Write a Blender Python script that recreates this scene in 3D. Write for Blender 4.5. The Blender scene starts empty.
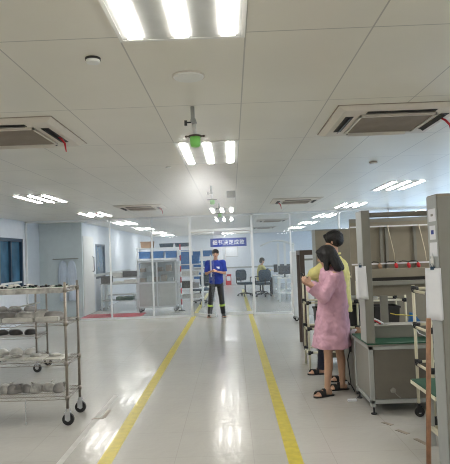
import bpy, bmesh, math, random
from mathutils import Vector as V, Matrix, noise
random.seed(7)
PI = math.pi
C = bpy.context.scene.collection
H = 1.55          # camera height
CZ = 2.57         # ceiling height

# ------------------------------------------------------------------ materials
def mat(name, col, rough=.5, metal=0., var=.06, scale=8., bump=0., spec=.5, coat=0., col2=None, trans=0.):
    m = bpy.data.materials.new(name); m.use_nodes = True
    nt = m.node_tree; b = nt.nodes['Principled BSDF']
    b.inputs['Roughness'].default_value = rough; b.inputs['Metallic'].default_value = metal
    b.inputs['Specular IOR Level'].default_value = spec; b.inputs['Coat Weight'].default_value = coat
    tc = nt.nodes.new('ShaderNodeTexCoord'); n = nt.nodes.new('ShaderNodeTexNoise')
    n.inputs['Scale'].default_value = scale; n.inputs['Detail'].default_value = 4
    nt.links.new(tc.outputs['Object'], n.inputs['Vector'])
    r = nt.nodes.new('ShaderNodeValToRGB')
    c2 = col2 or tuple(min(1, c*(1+var)) for c in col); c1 = col if col2 else tuple(c*(1-var) for c in col)
    r.color_ramp.elements[0].position = .35; r.color_ramp.elements[1].position = .65
    r.color_ramp.elements[0].color = (*c1, 1); r.color_ramp.elements[1].color = (*c2, 1)
    nt.links.new(n.outputs['Fac'], r.inputs['Fac']); nt.links.new(r.outputs['Color'], b.inputs['Base Color'])
    if bump:
        bp = nt.nodes.new('ShaderNodeBump'); bp.inputs['Strength'].default_value = bump; bp.inputs['Distance'].default_value = .01
        nt.links.new(n.outputs['Fac'], bp.inputs['Height']); nt.links.new(bp.outputs['Normal'], b.inputs['Normal'])
    return m
def emis(name, col, s):
    m = bpy.data.materials.new(name); m.use_nodes = True
    b = m.node_tree.nodes['Principled BSDF']
    b.inputs['Base Color'].default_value = (*col, 1); b.inputs['Emission Color'].default_value = (*col, 1)
    b.inputs['Emission Strength'].default_value = s
    return m
def glassmat(name, tint, haze=.03, refl=1.0):
    m = bpy.data.materials.new(name); m.use_nodes = True; nt = m.node_tree
    for n in list(nt.nodes): nt.nodes.remove(n)
    o = nt.nodes.new('ShaderNodeOutputMaterial'); t = nt.nodes.new('ShaderNodeBsdfTransparent'); g = nt.nodes.new('ShaderNodeBsdfGlossy')
    d = nt.nodes.new('ShaderNodeBsdfDiffuse'); f = nt.nodes.new('ShaderNodeFresnel'); m1 = nt.nodes.new('ShaderNodeMixShader'); m2 = nt.nodes.new('ShaderNodeMixShader')
    k = nt.nodes.new('ShaderNodeMath'); k.operation = 'MULTIPLY'; k.inputs[1].default_value = refl
    t.inputs['Color'].default_value = (*tint, 1); g.inputs['Roughness'].default_value = .02; d.inputs['Color'].default_value = (.8, .85, .88, 1)
    f.inputs['IOR'].default_value = 1.5
    ge = nt.nodes.new('ShaderNodeNewGeometry'); fr = nt.nodes.new('ShaderNodeMath'); fr.operation = 'SUBTRACT'; fr.inputs[0].default_value = 1; fr.use_clamp = True
    k2 = nt.nodes.new('ShaderNodeMath'); k2.operation = 'MULTIPLY'
    nt.links.new(ge.outputs['Backfacing'], fr.inputs[1]); nt.links.new(f.outputs[0], k2.inputs[0]); nt.links.new(fr.outputs[0], k2.inputs[1])
    nt.links.new(k2.outputs[0], k.inputs[0]); nt.links.new(k.outputs[0], m1.inputs[0])
    nt.links.new(t.outputs[0], m1.inputs[1]); nt.links.new(g.outputs[0], m1.inputs[2])
    m2.inputs[0].default_value = haze; nt.links.new(m1.outputs[0], m2.inputs[1]); nt.links.new(d.outputs[0], m2.inputs[2])
    nt.links.new(m2.outputs[0], o.inputs['Surface'])
    return m

def grid_mat(name, col, line, px, py, ox, oy, w, rough, bump, nscale, spec=.5, coat=0, roff=None):
    """panels with joint lines, in object (= world) coordinates"""
    m = mat(name, col, rough, var=.03, scale=1.3, spec=spec, coat=coat); nt = m.node_tree; b = nt.nodes['Principled BSDF']
    ramp = [n for n in nt.nodes if n.type == 'VALTORGB'][0]; tc = [n for n in nt.nodes if n.type == 'TEX_COORD'][0]
    sx = nt.nodes.new('ShaderNodeSeparateXYZ'); nt.links.new(tc.outputs['Object'], sx.inputs[0])
    def M(op, a, bb=None):
        n = nt.nodes.new('ShaderNodeMath'); n.operation = op
        for i, v in enumerate((a, bb)):
            if v is None: continue
            if isinstance(v, (int, float)): n.inputs[i].default_value = v
            else: nt.links.new(v, n.inputs[i])
        return n.outputs[0]
    def ln(src, p, o):
        q = M('PINGPONG', M('ADD', src, -o), p/2)
        return M('LESS_THAN', q, w)
    fac = M('MAXIMUM', ln(sx.outputs[0], px, ox), ln(sx.outputs[1], py, oy))
    mx = nt.nodes.new('ShaderNodeMix'); mx.data_type = 'RGBA'
    nt.links.new(fac, mx.inputs[0]); nt.links.new(ramp.outputs[0], mx.inputs[6]); mx.inputs[7].default_value = (*line, 1)
    nt.links.new(mx.outputs[2], b.inputs['Base Color'])
    n2 = nt.nodes.new('ShaderNodeTexNoise'); n2.inputs['Scale'].default_value = nscale; n2.inputs['Detail'].default_value = 2
    nt.links.new(tc.outputs['Object'], n2.inputs['Vector'])
    bp = nt.nodes.new('ShaderNodeBump'); bp.inputs['Strength'].default_value = bump; bp.inputs['Distance'].default_value = .01
    nt.links.new(n2.outputs['Fac'], bp.inputs['Height']); nt.links.new(bp.outputs['Normal'], b.inputs['Normal'])
    return m

M = dict(
    floor=grid_mat('floor_vinyl', (.50, .49, .455), (.43, .42, .385), .6, .6, .11, 0.1, .0025, .19, .22, 13, spec=.38, coat=.08),
    ceil=grid_mat('ceiling_panel', (.74, .71, .625), (.44, .42, .38), .588, 1.2, .10, .10, .004, .30, .05, 1.2),
    wall=mat('white_wall', (.68, .72, .77), .6, var=.02),
    wallg=mat('pale_grey_wall', (.60, .66, .66), .6, var=.03),
    alu=mat('white_aluminium', (.72, .74, .75), .35, var=.02),
    chrome=mat('chrome_wire', (.30, .27, .235), .35, metal=.8, var=.1),
    rubber=mat('black_rubber', (.012, .012, .013), .55),
    steel=mat('brushed_steel', (.6, .61, .62), .35, metal=.8),
    white=mat('white_plastic', (.75, .75, .72), .4, var=.02),
    cassette=mat('cassette_plastic', (.66, .61, .54), .45, var=.02),
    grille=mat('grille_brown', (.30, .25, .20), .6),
    dark=mat('dark_gap', (.03, .027, .025), .6),
    black=mat('black_plastic', (.012, .012, .014), .4),
    red=mat('red_plastic', (.55, .02, .03), .45),
    redmat=mat('red_carpet', (.42, .05, .07), .9, var=.15, scale=60, bump=.3),
    green=mat('lime_plastic', (.26, .72, .16), .4, var=.04),
    esd=mat('green_mat', (.010, .075, .042), .55, var=.1),
    yellow=mat('yellow_line_paint', (.60, .50, .05), .3, var=.10, scale=14, coat=.1),
    tape=mat('worn_pale_tape', (.56, .56, .53), .4, var=.1),
    stain=mat('brown_floor_scuff', (.27, .23, .18), .5, var=.2, scale=6),
    beige=mat('beige_board', (.27, .24, .185), .6, var=.04),
    bench=mat('bench_grey_paint', (.24, .235, .205), .45, var=.03),
    benchl=mat('bench_light_grey', (.38, .395, .38), .42, var=.03),
    cabin=mat('cabinet_grey', (.155, .14, .112), .5, var=.04),
    cream=mat('cream_pipe', (.70, .66, .50), .35, var=.04),
    wood=mat('pole_wood', (.30, .15, .08), .55, var=.18, scale=20),
    brown=mat('brown_metal', (.085, .06, .048), .5, var=.08),
    paper=mat('white_paper', (.80, .81, .84), .7, var=.02),
    blue=mat('blue_plastic', (.03, .16, .42), .45, var=.08),
    bluesign=mat('blue_banner', (.015, .045, .30), .5, var=.05),
    navy=mat('navy_fabric', (.012, .014, .028), .85, var=.2, scale=30, bump=.2),
    chair=mat('teal_grey_fabric', (.022, .055, .09), .85, var=.2, scale=60),
    pouch=mat('pouch_film', (.46, .45, .42), .4, var=.35, scale=14, bump=.6),
    pale=mat('pale_foam', (.58, .57, .53), .55, var=.12, scale=18, bump=.2),
    casting=mat('grey_casting', (.27, .26, .25), .5, var=.15, scale=16, bump=.3),
    pcb=mat('green_circuit_board', (.03, .12, .05), .5, var=.4, scale=40),
    carton=mat('brown_carton', (.36, .22, .13), .7, var=.08),
    skin=mat('skin', (.52, .30, .20), .5, var=.04),
    legskin=mat('warm_skin', (.50, .30, .20), .45, var=.04),
    lips=mat('lips', (.38, .13, .11), .5),
    eye=mat('dark_eye', (.02, .015, .012), .3),
    hair=mat('black_hair', (.008, .007, .007), .6, var=.4, scale=40, bump=.4),
    pink=mat('pink_cotton', (.62, .36, .45), .85, var=.07, scale=10, bump=.15),
    yshirt=mat('yellow_cotton', (.68, .63, .25), .85, var=.08, scale=12, bump=.15),
    bshirt=mat('royal_blue_cotton', (.015, .04, .30), .85, var=.1, scale=12),
    hi=mat('lime_reflective_band', (.45, .62, .10), .4),
    coat=mat('pale_blue_coat', (.55, .62, .72), .85, var=.06),
    cord=mat('cream_cord', (.68, .62, .48), .5),
    winframe=mat('dark_blue_frame', (.02, .05, .09), .4),
    winglass=mat('blue_tinted_pane', (.045, .13, .22), .12, var=.35, scale=1.5),
    mesh_=mat('grey_mesh_panel', (.50, .51, .49), .5, var=.05),
    tube=emis('lit_diffuser', (1, .965, .91), 32.),
    day=emis('daylight_pane', (.55, .75, 1.0), 3.4),
    glass=glassmat('partition_glass', (.95, .97, .98), .05, 1.1),  # diffuse haze: slight dust, raised to imitate cloudy reflections
    film=glassmat('clear_cover', (.9, .93, .94), .12, 1.),
)

# ------------------------------------------------------------------ mesh building
class MB:
    def __init__(s): s.v = []; s.f = []; s.m = []; s.mi = 0
    def add(s, vs, fs):
        o = len(s.v); s.v += [tuple(v) for v in vs]; s.f += [tuple(i+o for i in f) for f in fs]; s.m += [s.mi]*len(fs)
    def box(s, x0, x1, y0, y1, z0, z1, mtx=None):
        vs = [V((x, y, z)) for z in (z0, z1) for y in (y0, y1) for x in (x0, x1)]
        if mtx: vs = [mtx @ v for v in vs]
        s.add(vs, [(0, 2, 3, 1), (4, 5, 7, 6), (0, 1, 5, 4), (2, 6, 7, 3), (0, 4, 6, 2), (1, 3, 7, 5)]); return s
    def cyl(s, p0, p1, r0, r1=None, n=10):
        p0, p1 = V(p0), V(p1); r1 = r0 if r1 is None else r1
        d = (p1-p0).normalized(); a = d.orthogonal().normalized(); b = d.cross(a)
        vs = []
        for p, r in ((p0, r0), (p1, r1)):
            for k in range(n):
                t = 2*PI*k/n; vs.append(p+a*(r*math.cos(t))+b*(r*math.sin(t)))
        s.add(vs, [(k, (k+1) % n, n+(k+1) % n, n+k) for k in range(n)]+[tuple(range(n-1, -1, -1)), tuple(range(n, 2*n))]); return s
    def tube(s, pts, r, n=6):
        pts = [V(p) for p in pts]; rr = r if isinstance(r, (list, tuple)) else [r]*len(pts)
        vs = []; a = None
        for i, p in enumerate(pts):
            d = (pts[min(i+1, len(pts)-1)]-pts[max(i-1, 0)]).normalized()
            a = (a-d*a.dot(d)).normalized() if a is not None and (a-d*a.dot(d)).length > 1e-4 else d.orthogonal().normalized()
            b = d.cross(a)
            for k in range(n):
                t = 2*PI*k/n; vs.append(p+a*(rr[i]*math.cos(t))+b*(rr[i]*math.sin(t)))
        fs = [(i*n+k, i*n+(k+1) % n, (i+1)*n+(k+1) % n, (i+1)*n+k) for i in range(len(pts)-1) for k in range(n)]
        e = (len(pts)-1)*n; fs += [tuple(range(n-1, -1, -1)), tuple(range(e, e+n))]
        s.add(vs, fs); return s
    def ell(s, c, rx, ry, rz, n=16, m=10, mtx=None):
        vs = []; c = V(c)
        for j in range(1, m):
            ph = PI*j/m
            for k in range(n):
                t = 2*PI*k/n; v = V((rx*math.sin(ph)*math.cos(t), ry*math.sin(ph)*math.sin(t), rz*math.cos(ph)))
                vs.append(c+(mtx @ v if mtx else v))
        vs += [c+(mtx @ V((0, 0, rz)) if mtx else V((0, 0, rz))), c+(mtx @ V((0, 0, -rz)) if mtx else V((0, 0, -rz)))]
        T = len(vs)-2; fs = []
        for j in range(m-2):
            for k in range(n): fs.append((j*n+k, (j+1)*n+k, (j+1)*n+(k+1) % n, j*n+(k+1) % n))
        for k in range(n): fs.append((T, k, (k+1) % n)); fs.append((T+1, (m-2)*n+(k+1) % n, (m-2)*n+k))
        s.add(vs, fs); return s
    def cap(s, p0, p1, r0, r1=None, n=12):
        """tapered limb with round ends"""
        r1 = r0 if r1 is None else r1; p0, p1 = V(p0), V(p1)
        s.ell(p0, r0, r0, r0, n, 8); s.ell(p1, r1, r1, r1, n, 8)
        if (p1-p0).length > 1e-4: s.cyl(p0, p1, r0*.995, r1*.995, n)
        return s
    def loft(s, rings):
        """rings: lists of points, equal counts, closed with caps"""
        n = len(rings[0]); vs = [p for r in rings for p in r]
        fs = [(i*n+k, i*n+(k+1) % n, (i+1)*n+(k+1) % n, (i+1)*n+k) for i in range(len(rings)-1) for k in range(n)]
        e = (len(rings)-1)*n; fs += [tuple(range(n-1, -1, -1)), tuple(range(e, e+n))]
        s.add(vs, fs); return s
    def mesh(s, name, mats, smooth=False):
        me = bpy.data.meshes.new(name); me.from_pydata(s.v, [], s.f)
        mats = mats if isinstance(mats, (list, tuple)) else [mats]
        for m in mats: me.materials.append(m)
        me.polygons.foreach_set('material_index', s.m)
        bm = bmesh.new(); bm.from_mesh(me); bmesh.ops.recalc_face_normals(bm, faces=bm.faces); bm.to_mesh(me); bm.free()
        if smooth: me.polygons.foreach_set('use_smooth', [True]*len(me.polygons))
        me.update(); return me
    def build(s, name, mats, parent=None, loc=None, smooth=False, bevel=0, label=None, auto=False):
        o = bpy.data.objects.new(name, s.mesh(name, mats, smooth)); C.objects.link(o)
        if parent is not None: o.parent = parent
        if loc is not None: o.location = loc
        if bevel:
            b = o.modifiers.new('bevel', 'BEVEL'); b.width = bevel; b.segments = 2; b.limit_method = 'ANGLE'
        if auto:
            for p in o.data.polygons: p.use_smooth = len(p.vertices) == 4
        if label: o['label'] = label
        return o
def ering(c, rx, ry, n=20, ax=V((1, 0, 0)), ay=V((0, 1, 0)), fn=None):
    c = V(c)
    return [c+ax*(rx*(fn(2*PI*k/n) if fn else 1)*math.cos(2*PI*k/n))+ay*(ry*(fn(2*PI*k/n) if fn else 1)*math.sin(2*PI*k/n)) for k in range(n)]
def tag(o, label, cat, group=None, kind=None):
    o['label'] = label; o['category'] = cat
    if group: o['group'] = group
    if kind: o['kind'] = kind
    return o
def struct(o): o['kind'] = 'structure'; return o
def thing(name, label, cat, loc=(0, 0, 0), rz=0, group=None):
    o = bpy.data.objects.new(name, None); o.empty_display_size = .1; C.objects.link(o); o.location = loc; o.rotation_euler = (0, 0, rz)
    return tag(o, label, cat, group)
KIDS = {}
def copytree(o, loc, rz=0, label=None, group=None):
    def cp(a, par):
        c = a.copy(); C.objects.link(c)
        if par is not None: c.parent = par
        for ch in [x for x in C.objects if x.parent is a]: cp(ch, c)
        return c
    c = cp(o, None); c.location = loc; c.rotation_euler = (0, 0, rz)
    if label: c['label'] = label
    if group: c['group'] = group
    return c
def remeshed(mb, name, m, parent, voxel, disp=0, dscale=.12, smooth=3, faceassign=None, label=None):
    """one continuous surface grown from overlapping limbs"""
    t = mb.build('tmp', m if isinstance(m, list) else [m])
    r = t.modifiers.new('r', 'REMESH'); r.mode = 'VOXEL'; r.voxel_size = voxel; r.use_smooth_shade = True
    if smooth:
        s = t.modifiers.new('s', 'SMOOTH'); s.factor = .5; s.iterations = smooth
    if disp:
        tx = bpy.data.textures.new(name+'_folds', 'CLOUDS'); tx.noise_scale = dscale
        d = t.modifiers.new('d', 'DISPLACE'); d.texture = tx; d.strength = disp; d.mid_level = .5
    dg = bpy.context.evaluated_depsgraph_get(); me = bpy.data.meshes.new_from_object(t.evaluated_get(dg))
    old = t.data; bpy.data.objects.remove(t); bpy.data.meshes.remove(old)
    me.materials.clear()
    for x in (m if isinstance(m, list) else [m]): me.materials.append(x)
    idx = [0]*len(me.polygons)
    if faceassign:
        idx = [faceassign(p.center) for p in me.polygons]
    me.polygons.foreach_set('material_index', idx)
    me.polygons.foreach_set('use_smooth', [True]*len(me.polygons)); me.name = name
    o = bpy.data.objects.new(name, me); C.objects.link(o); o.parent = parent
    if label: o['label'] = label
    return o

# ------------------------------------------------------------------ camera
d = V((7, -22, -550)).normalized(); u = V((-.037, 1, 0)); u = (u-d*u.dot(d)).normalized(); r = d.cross(u)
cam = bpy.data.objects.new('camera', bpy.data.cameras.new('camera')); C.objects.link(cam)
R3 = Matrix((r, d, u)); cam.matrix_world = Matrix.Translation((0, 0, H)) @ R3.to_4x4()
cam.data.sensor_fit = 'HORIZONTAL'; cam.data.sensor_width = 36; cam.data.lens = 36*550/450; cam.data.clip_start = .05
bpy.context.scene.camera = cam

# ------------------------------------------------------------------ the room
XL, XR, YF, YG, YB = -5.27, 6.5, -4., 14., 28.
struct(MB().box(XL-.2, XR+.2, YF-.2, YB+.2, -.1, 0).build('floor', M['floor']))
struct(MB().box(XL-.2, XR+.2, YF-.2, YB+.2, CZ, CZ+.1).build('ceiling', M['ceil']))
# left wall with a window opening near the glass partition
w = MB(); w.box(XL-.15, XL, YF, 12.35, 0, CZ); w.box(XL-.15, XL, 13.78, YB, 0, CZ); w.box(XL-.15, XL, 12.35, 13.78, 0, .85); w.box(XL-.15, XL, 12.35, 13.78, 2.12, CZ)
struct(w.build('wall_left', M['wall']))
wn = struct(MB().box(XL-.09, XL+.02, 12.35, 12.43, .85, 2.12).box(XL-.09, XL+.02, 13.70, 13.78, .85, 2.12).box(XL-.09, XL+.02, 12.35, 13.78, .85, .93).box(XL-.09, XL+.02, 12.35, 13.78, 2.04, 2.12).box(XL-.07, XL+.01, 13.03, 13.1, .9, 2.1).build('window_1', M['winframe']))
MB().box(XL-.06, XL-.045, 12.4, 13.74, .9, 2.08).build('window_pane', M['winglass'], wn)
struct(MB().box(XL, XL+.012, 12.0, 13.98, 1.02, 1.07).build('trim_1', M['wallg']))
struct(MB().box(XL-.2, XR+.2, YF-.15, YF, 0, CZ).build('wall_front', M['wall']))
struct(MB().box(XL-.2, XR+.2, YB, YB+.15, 0, CZ).build('wall_far', M['wall']))
struct(MB().box(-4.0, XR, YB-.02, YB, .82, .90).build('trim_2', M['benchl']))
w = MB().box(XR, XR+.15, YF, YB, 0, .95).box(XR, XR+.15, YF, YB, 2.35, CZ)
ys = [YF, 4.5, 7.2, 9.9, 12.6, 15.3, 18.0, 20.7, 23.4, YB]
w.box(XR, XR+.15, YF, 4.5, .95, 2.35)
for y in ys[1:]: w.box(XR, XR+.15, y-.15, min(YB, y+.15), .95, 2.35)
struct(w.build('wall_right', M['wall']))
for i in range(1, 9):
    a, b = ys[i]+.15, ys[i+1]-.15
    f = MB()
    for (p, q, s, t) in ((a, a+.05, .95, 2.35), (b-.05, b, .95, 2.35), (a, b, .95, 1.0), (a, b, 2.3, 2.35), ((a+b)/2-.03, (a+b)/2+.03, .95, 2.35)): f.box(XR+.02, XR+.1, p, q, s, t)
    f = struct(f.build('window_%d' % (i+1), M['alu']))
    MB().box(XR+.055, XR+.065, a+.04, b-.04, .99, 2.31).build('window_pane', M['day'], f)

# side rooms behind the glass on the left
struct(MB().box(XL, -4.1, 15.0, 15.1, 0, CZ).build('wall_side', M['wallg']))
w = MB().box(-4.2, -4.1, 15.1, 16.25, 2.2, CZ).box(-4.2, -4.1, 16.2, 16.5, 0, CZ).box(-4.2, -4.1, 17.7, YB, 0, CZ).box(-4.2, -4.1, 16.5, 17.7, 0, .95).box(-4.2, -4.1, 16.5, 17.7, 2.0, CZ)
struct(w.build('wall_passage', M['wall']))
dr = struct(MB().box(-4.18, -4.08, 15.1, 16.2, 0, 2.2).build('door_1', M['white'], bevel=.004))
MB().tube([(-4.08, 16.02, 1.62), (-4.03, 16.02, 1.6), (-4.03, 16.02, 1.2), (-4.08, 16.02, 1.18)], .012, 8).build('door_handle', M['black'], dr, smooth=True)
wn = struct(MB().box(-4.16, -4.09, 16.5, 16.56, .95, 2).box(-4.16, -4.09, 17.64, 17.7, .95, 2).box(-4.16, -4.09, 16.5, 17.7, .95, 1.0).box(-4.16, -4.09, 16.5, 17.7, 1.95, 2.0).build('window_10', M['winframe']))
MB().box(-4.13, -4.12, 16.52, 17.68, .98, 1.98).build('window_pane', M['winglass'], wn)
struct(MB().box(-4.1, -4.085, 16.2, 22, 1.02, 1.10).build('trim_3', M['benchl']))

# glass partition: posts, top rail, floor rail, panes
gp = bpy.data.objects.new('wall_glass', None); C.objects.link(gp); struct(gp); gp.location = (0, YG, 0)
posts = [XL+.03, -3.10, -2.03, -1.06, .52, 1.50, 2.75, 4.0, 5.25, 6.47]
for i, x in enumerate(posts):
    wd = .03 if i in (3, 4) else .02
    MB().box(x-wd, x+wd, -.03, .03, 0, CZ).build('mullion', M['alu'], gp, bevel=.004)
MB().box(XL, XR, -.03, .03, CZ-.05, CZ).build('top_rail', M['alu'], gp)
MB().box(posts[3], posts[4], -.035, .035, 2.15, 2.21).build('door_header', M['alu'], gp, bevel=.004)
MB().box(XL, posts[3], -.02, .02, 0, .05).build('floor_rail', M['alu'], gp)
MB().box(posts[4], XR, -.02, .02, 0, .05).build('floor_rail', M['alu'], gp)
for i in range(len(posts)-1):
    z0 = 2.21 if i == 3 else .05
    MB().box(posts[i]+.02, posts[i+1]-.02, -.005, .005, z0, CZ-.05).build('glass_pane', M['glass'], gp)
def door_leaf(name, hx, ang, sgn):
    e = bpy.data.objects.new(name, None); C.objects.link(e); struct(e); e.location = (hx, YG, 0); e.rotation_euler = (0, 0, ang)
    a, b = sorted((0, sgn*.73))
    MB().box(a+.01, b-.01, -.005, .005, .09, 2.10).build('glass_pane', M['glass'], e)
    MB().box(a, b, -.015, .015, .02, .09).box(a, b, -.015, .015, 2.08, 2.12).build('door_rail', M['alu'], e)
    hxx = sgn*.66
    MB().tube([(hxx, -.05, 1.0), (hxx, -.05, 1.55)], .016, 10).cyl((hxx, 0, 1.08), (hxx, -.05, 1.08), .009).cyl((hxx, 0, 1.47), (hxx, -.05, 1.47), .009).build('pull_handle', M['steel'], e, smooth=False)
    return e
door_leaf('door_2', posts[3]+.04, math.radians(-38), 1)
door_leaf('door_3', posts[4]-.04, math.radians(6), -1)
# a mat behind the glass
tag(MB().box(-4.04, -2.45, 14.05, 15.35, .0, .012).build('floor_mat', M['redmat']), 'red carpet mat on the floor just behind the glass partition', 'mat')

# ------------------------------------------------------------------ floor markings
tag(MB().box(-1.08, -.97, -3.5, 24, 0, .0015).build('floor_line', M['yellow']), 'left one of the two long yellow walkway lines on the floor', 'floor line', 'yellow walkway lines')
tag(MB().box(.36, .47, -3.5, 24, 0, .0015).build('floor_line', M['yellow']), 'right one of the two long yellow walkway lines, on the side of the grey benches', 'floor line', 'yellow walkway lines')
tag(MB().box(-1.40, -1.35, 3.0, 6.3, 0, .001).build('floor_tape', M['tape']), 'faded pale tape strip on the floor beside the near shelving casters', 'tape')
tag(MB().box(-1.42, -1.30, 5.38, 5.42, 0.001, .003).box(-1.33, -1.29, 5.42, 5.68, 0.001, .003).build('corner_mark', M['stain']), 'small dark corner mark on the floor next to the pale tape', 'floor mark')
for (x, y, l, a, lab) in ((1.32, 4.95, .10, .6, 'dark scuff on the floor nearest the bench foot'), (1.38, 4.72, .13, .5, 'middle dark scuff on the floor before the grey cabinet'), (1.46, 4.45, .2, .3, 'longest dark scuff on the floor beside the low green table')):
    o = MB().box(-.02, .02, -l/2, l/2, 0, .0015).build('floor_scuff', M['stain'], loc=(x, y, 0)); o.rotation_euler.z = a; tag(o, lab, 'floor mark', 'scuffs on the floor')

# ------------------------------------------------------------------ ceiling lights
def light_fixture():
    t = thing('ceiling_light', '', 'ceiling light', (0, 0, CZ))
    f = MB()
    for a in ((-.294, .294, -.6, -.58), (-.294, .294, .58, .6), (-.294, -.275, -.6, .6), (.275, .294, -.6, .6)): f.box(a[0], a[1], a[2], a[3], -.005, 0)
    f.build('frame', M['white'], t)
    MB().box(-.275, .275, -.58, .58, -.004, 0).build('reflector', M['mesh_'], t)
    for x in (-.215, 0, .215):
        MB().box(x-.032, x+.032, -.55, .55, -.012, -.004).build('lamp_tube', M['tube'], t)
    return t
fx = []
def side(X): return {-3.1: 'left', -.195: 'middle', 2.75: 'right'}[X]
lights = [(-.195, 1.95, 'very close ceiling light with three bright tubes, cut by the top of the photo'),
          (-.195, 5.5, 'three-tube ceiling light next to the lime mist nozzle nearest the camera'),
          (-.195, 12.65, 'small three-tube ceiling light just before the glass doors'),
          (-.195, 16.2, 'three-tube ceiling light just behind the glass above the doors'),
          (-.195, 27.0, 'farthest middle three-tube ceiling light, above the blue banner'),
          (-3.1, 9.0, 'largest three-tube light on the left, before the glass partition'),
          (-3.1, 12.6, 'second three-tube light on the left, closest before the glass'),
          (-3.1, 16.2, 'left row three-tube light seen first through the glass'),
          (-3.1, 19.8, 'left row three-tube light seen second through the glass'),
          (-3.1, 23.4, 'left row three-tube light seen third through the glass'),
          (-3.1, 26.6, 'left row three-tube light, last against the far wall'),
          (2.75, 9.0, 'largest three-tube light on the right, above the grey test benches'),
          (2.75, 12.6, 'second three-tube light on the right, just before the glass'),
          (2.75, 16.2, 'right row three-tube light seen first through the glass'),
          (2.75, 19.8, 'right row three-tube light seen second through the glass'),
          (2.75, 23.4, 'right row three-tube light seen third through the glass')]
proto = light_fixture()
for i, (x, y, lab) in enumerate(lights):
    if i == 0: proto.location = (x, y, CZ); proto['label'] = lab; proto['group'] = 'three-tube ceiling lights'
    else: copytree(proto, (x, y, CZ), 0, lab, 'three-tube ceiling lights')
for (x, y) in ((-3.1, 5.4), (-3.1, 1.8), (2.75, 5.4), (2.75, 1.8), (-.195, -1.8), (-3.1, -1.8), (2.75, -1.8), (5.4, 7.2), (5.4, 1.8), (5.4, 12.6)):
    copytree(proto, (x, y, CZ), 0, 'three-tube ceiling light outside the photo', 'unseen three-tube ceiling lights')

# ------------------------------------------------------------------ air conditioning cassettes
def ribbon(pts, parent, m=None): return MB().tube(pts, [.006, .009, .009, .004], 6).build('ribbon', m or M['red'], parent, smooth=True)
def cassette(x, y, lab, rib=None):
    t = thing('air_conditioner', lab, 'air conditioner', (x, y, CZ), 0, 'ceiling air conditioners')
    a = .475
    f = MB(); f.loft([[V((sx*a, sy*a, 0)) for sx, sy in ((-1, -1), (1, -1), (1, 1), (-1, 1))], [V((sx*a, sy*a, -.008)) for sx, sy in ((-1, -1), (1, -1), (1, 1), (-1, 1))], [V((sx*(a-.05), sy*(a-.05), -.03)) for sx, sy in ((-1, -1), (1, -1), (1, 1), (-1, 1))]])
    f.build('panel', M['cassette'], t)
    MB().box(-a-.008, a+.008, -a-.008, a+.008, -.003, 0).build('painted_shadow_rim', M['grille'], t)  # brown rim imitates the shadow line around the panel
    g = MB().box(-.27, .27, -.27, .27, -.034, -.03)
    for k in range(18): g.box(-.265, .265, -.262+k*.03, -.247+k*.03, -.042, -.034)
    g.build('intake_grille', M['grille'], t)
    MB().box(-.285, -.27, -.285, .285, -.046, -.03).box(.27, .285, -.285, .285, -.046, -.03).box(-.285, .285, -.285, -.27, -.046, -.03).box(-.285, .285, .27, .285, -.046, -.03).build('grille_frame', M['cassette'], t)
    for k in range(4):
        mt = Matrix.Rotation(k*PI/2, 4, 'Z')
        MB().box(-.25, .25, -.385, -.325, -.034, -.028, mt).build('air_slot', M['dark'], t)
        mt2 = mt @ Matrix.Translation((0, -.345, -.038)) @ Matrix.Rotation(.7, 4, 'X')
        MB().box(-.245, .245, -.018, .018, -.002, .002, mt2).build('louver', M['cassette'] if k in (0, 2) else M['black'], t)
    if rib: ribbon([V(rib)+V(p) for p in ((0, 0, 0), (.03, -.01, -.02), (.06, -.02, -.06), (.07, -.02, -.13))], t)
    return t
cassette(-1.72, 4.31, 'air conditioner cassette cut by the left edge, near the camera', (.36, .05, -.03))
cassette(1.27, 4.33, 'air conditioner cassette near the camera on the right with red ribbon', (.38, -.1, -.03))
cassette(-1.80, 11.1, 'small distant air conditioner cassette left of the mist nozzles', (.36, .0, -.03))
cassette(1.30, 10.9, 'small distant air conditioner cassette right of the middle lights', (-.36, 0, -.03))
cassette(1.30, 17.3, 'air conditioner cassette behind the glass, nearest one there')
cassette(1.30, 22.0, 'air conditioner cassette behind the glass, farthest one there')

# detectors, speaker disc, sensor
def disc(name, x, y, rad, h, lab, cat, ring):
    t = thing(name, lab, cat, (x, y, CZ))
    MB().cyl((0, 0, 0), (0, 0, -h), rad, rad*.92, 28).build('housing', M['white'], t, auto=True, bevel=.002)
    MB().cyl((0, 0, 0), (0, 0, -h*.45), rad*1.06, rad*1.06, 28).build('mounting_ring', M[ring], t, auto=True)
    return t
disc('smoke_detector', -.67, 2.75, .037, .025, 'small round smoke detector near the brightest ceiling light', 'smoke detector', 'dark')
disc('smoke_detector', 1.70, 6.45, .045, .025, 'small round detector on the ceiling beyond the right air conditioner', 'smoke detector', 'grille')
disc('ceiling_speaker', -.21, 3.09, .09, .012, 'flat round disc on the ceiling before the nearest mist nozzle', 'ceiling speaker', 'cassette')
disc('sprinkler_cover', -.69, 6.25, .03, .008, 'tiny dark ceiling cover left of the second lights', 'cover', 'dark')
t = thing('ceiling_vent', 'small grey square vent box on the ceiling beside the second nozzle', 'vent', (.02, 8.9, CZ))
MB().box(-.07, .07, -.07, .07, -.1, 0).build('housing', M['benchl'], t, bevel=.004)
g = MB()
for k in range(5): g.box(-.055, .055, -.074, -.07, -.09+k*.016, -.083+k*.016)
g.build('louver_slats', M['bench'], t)

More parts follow.
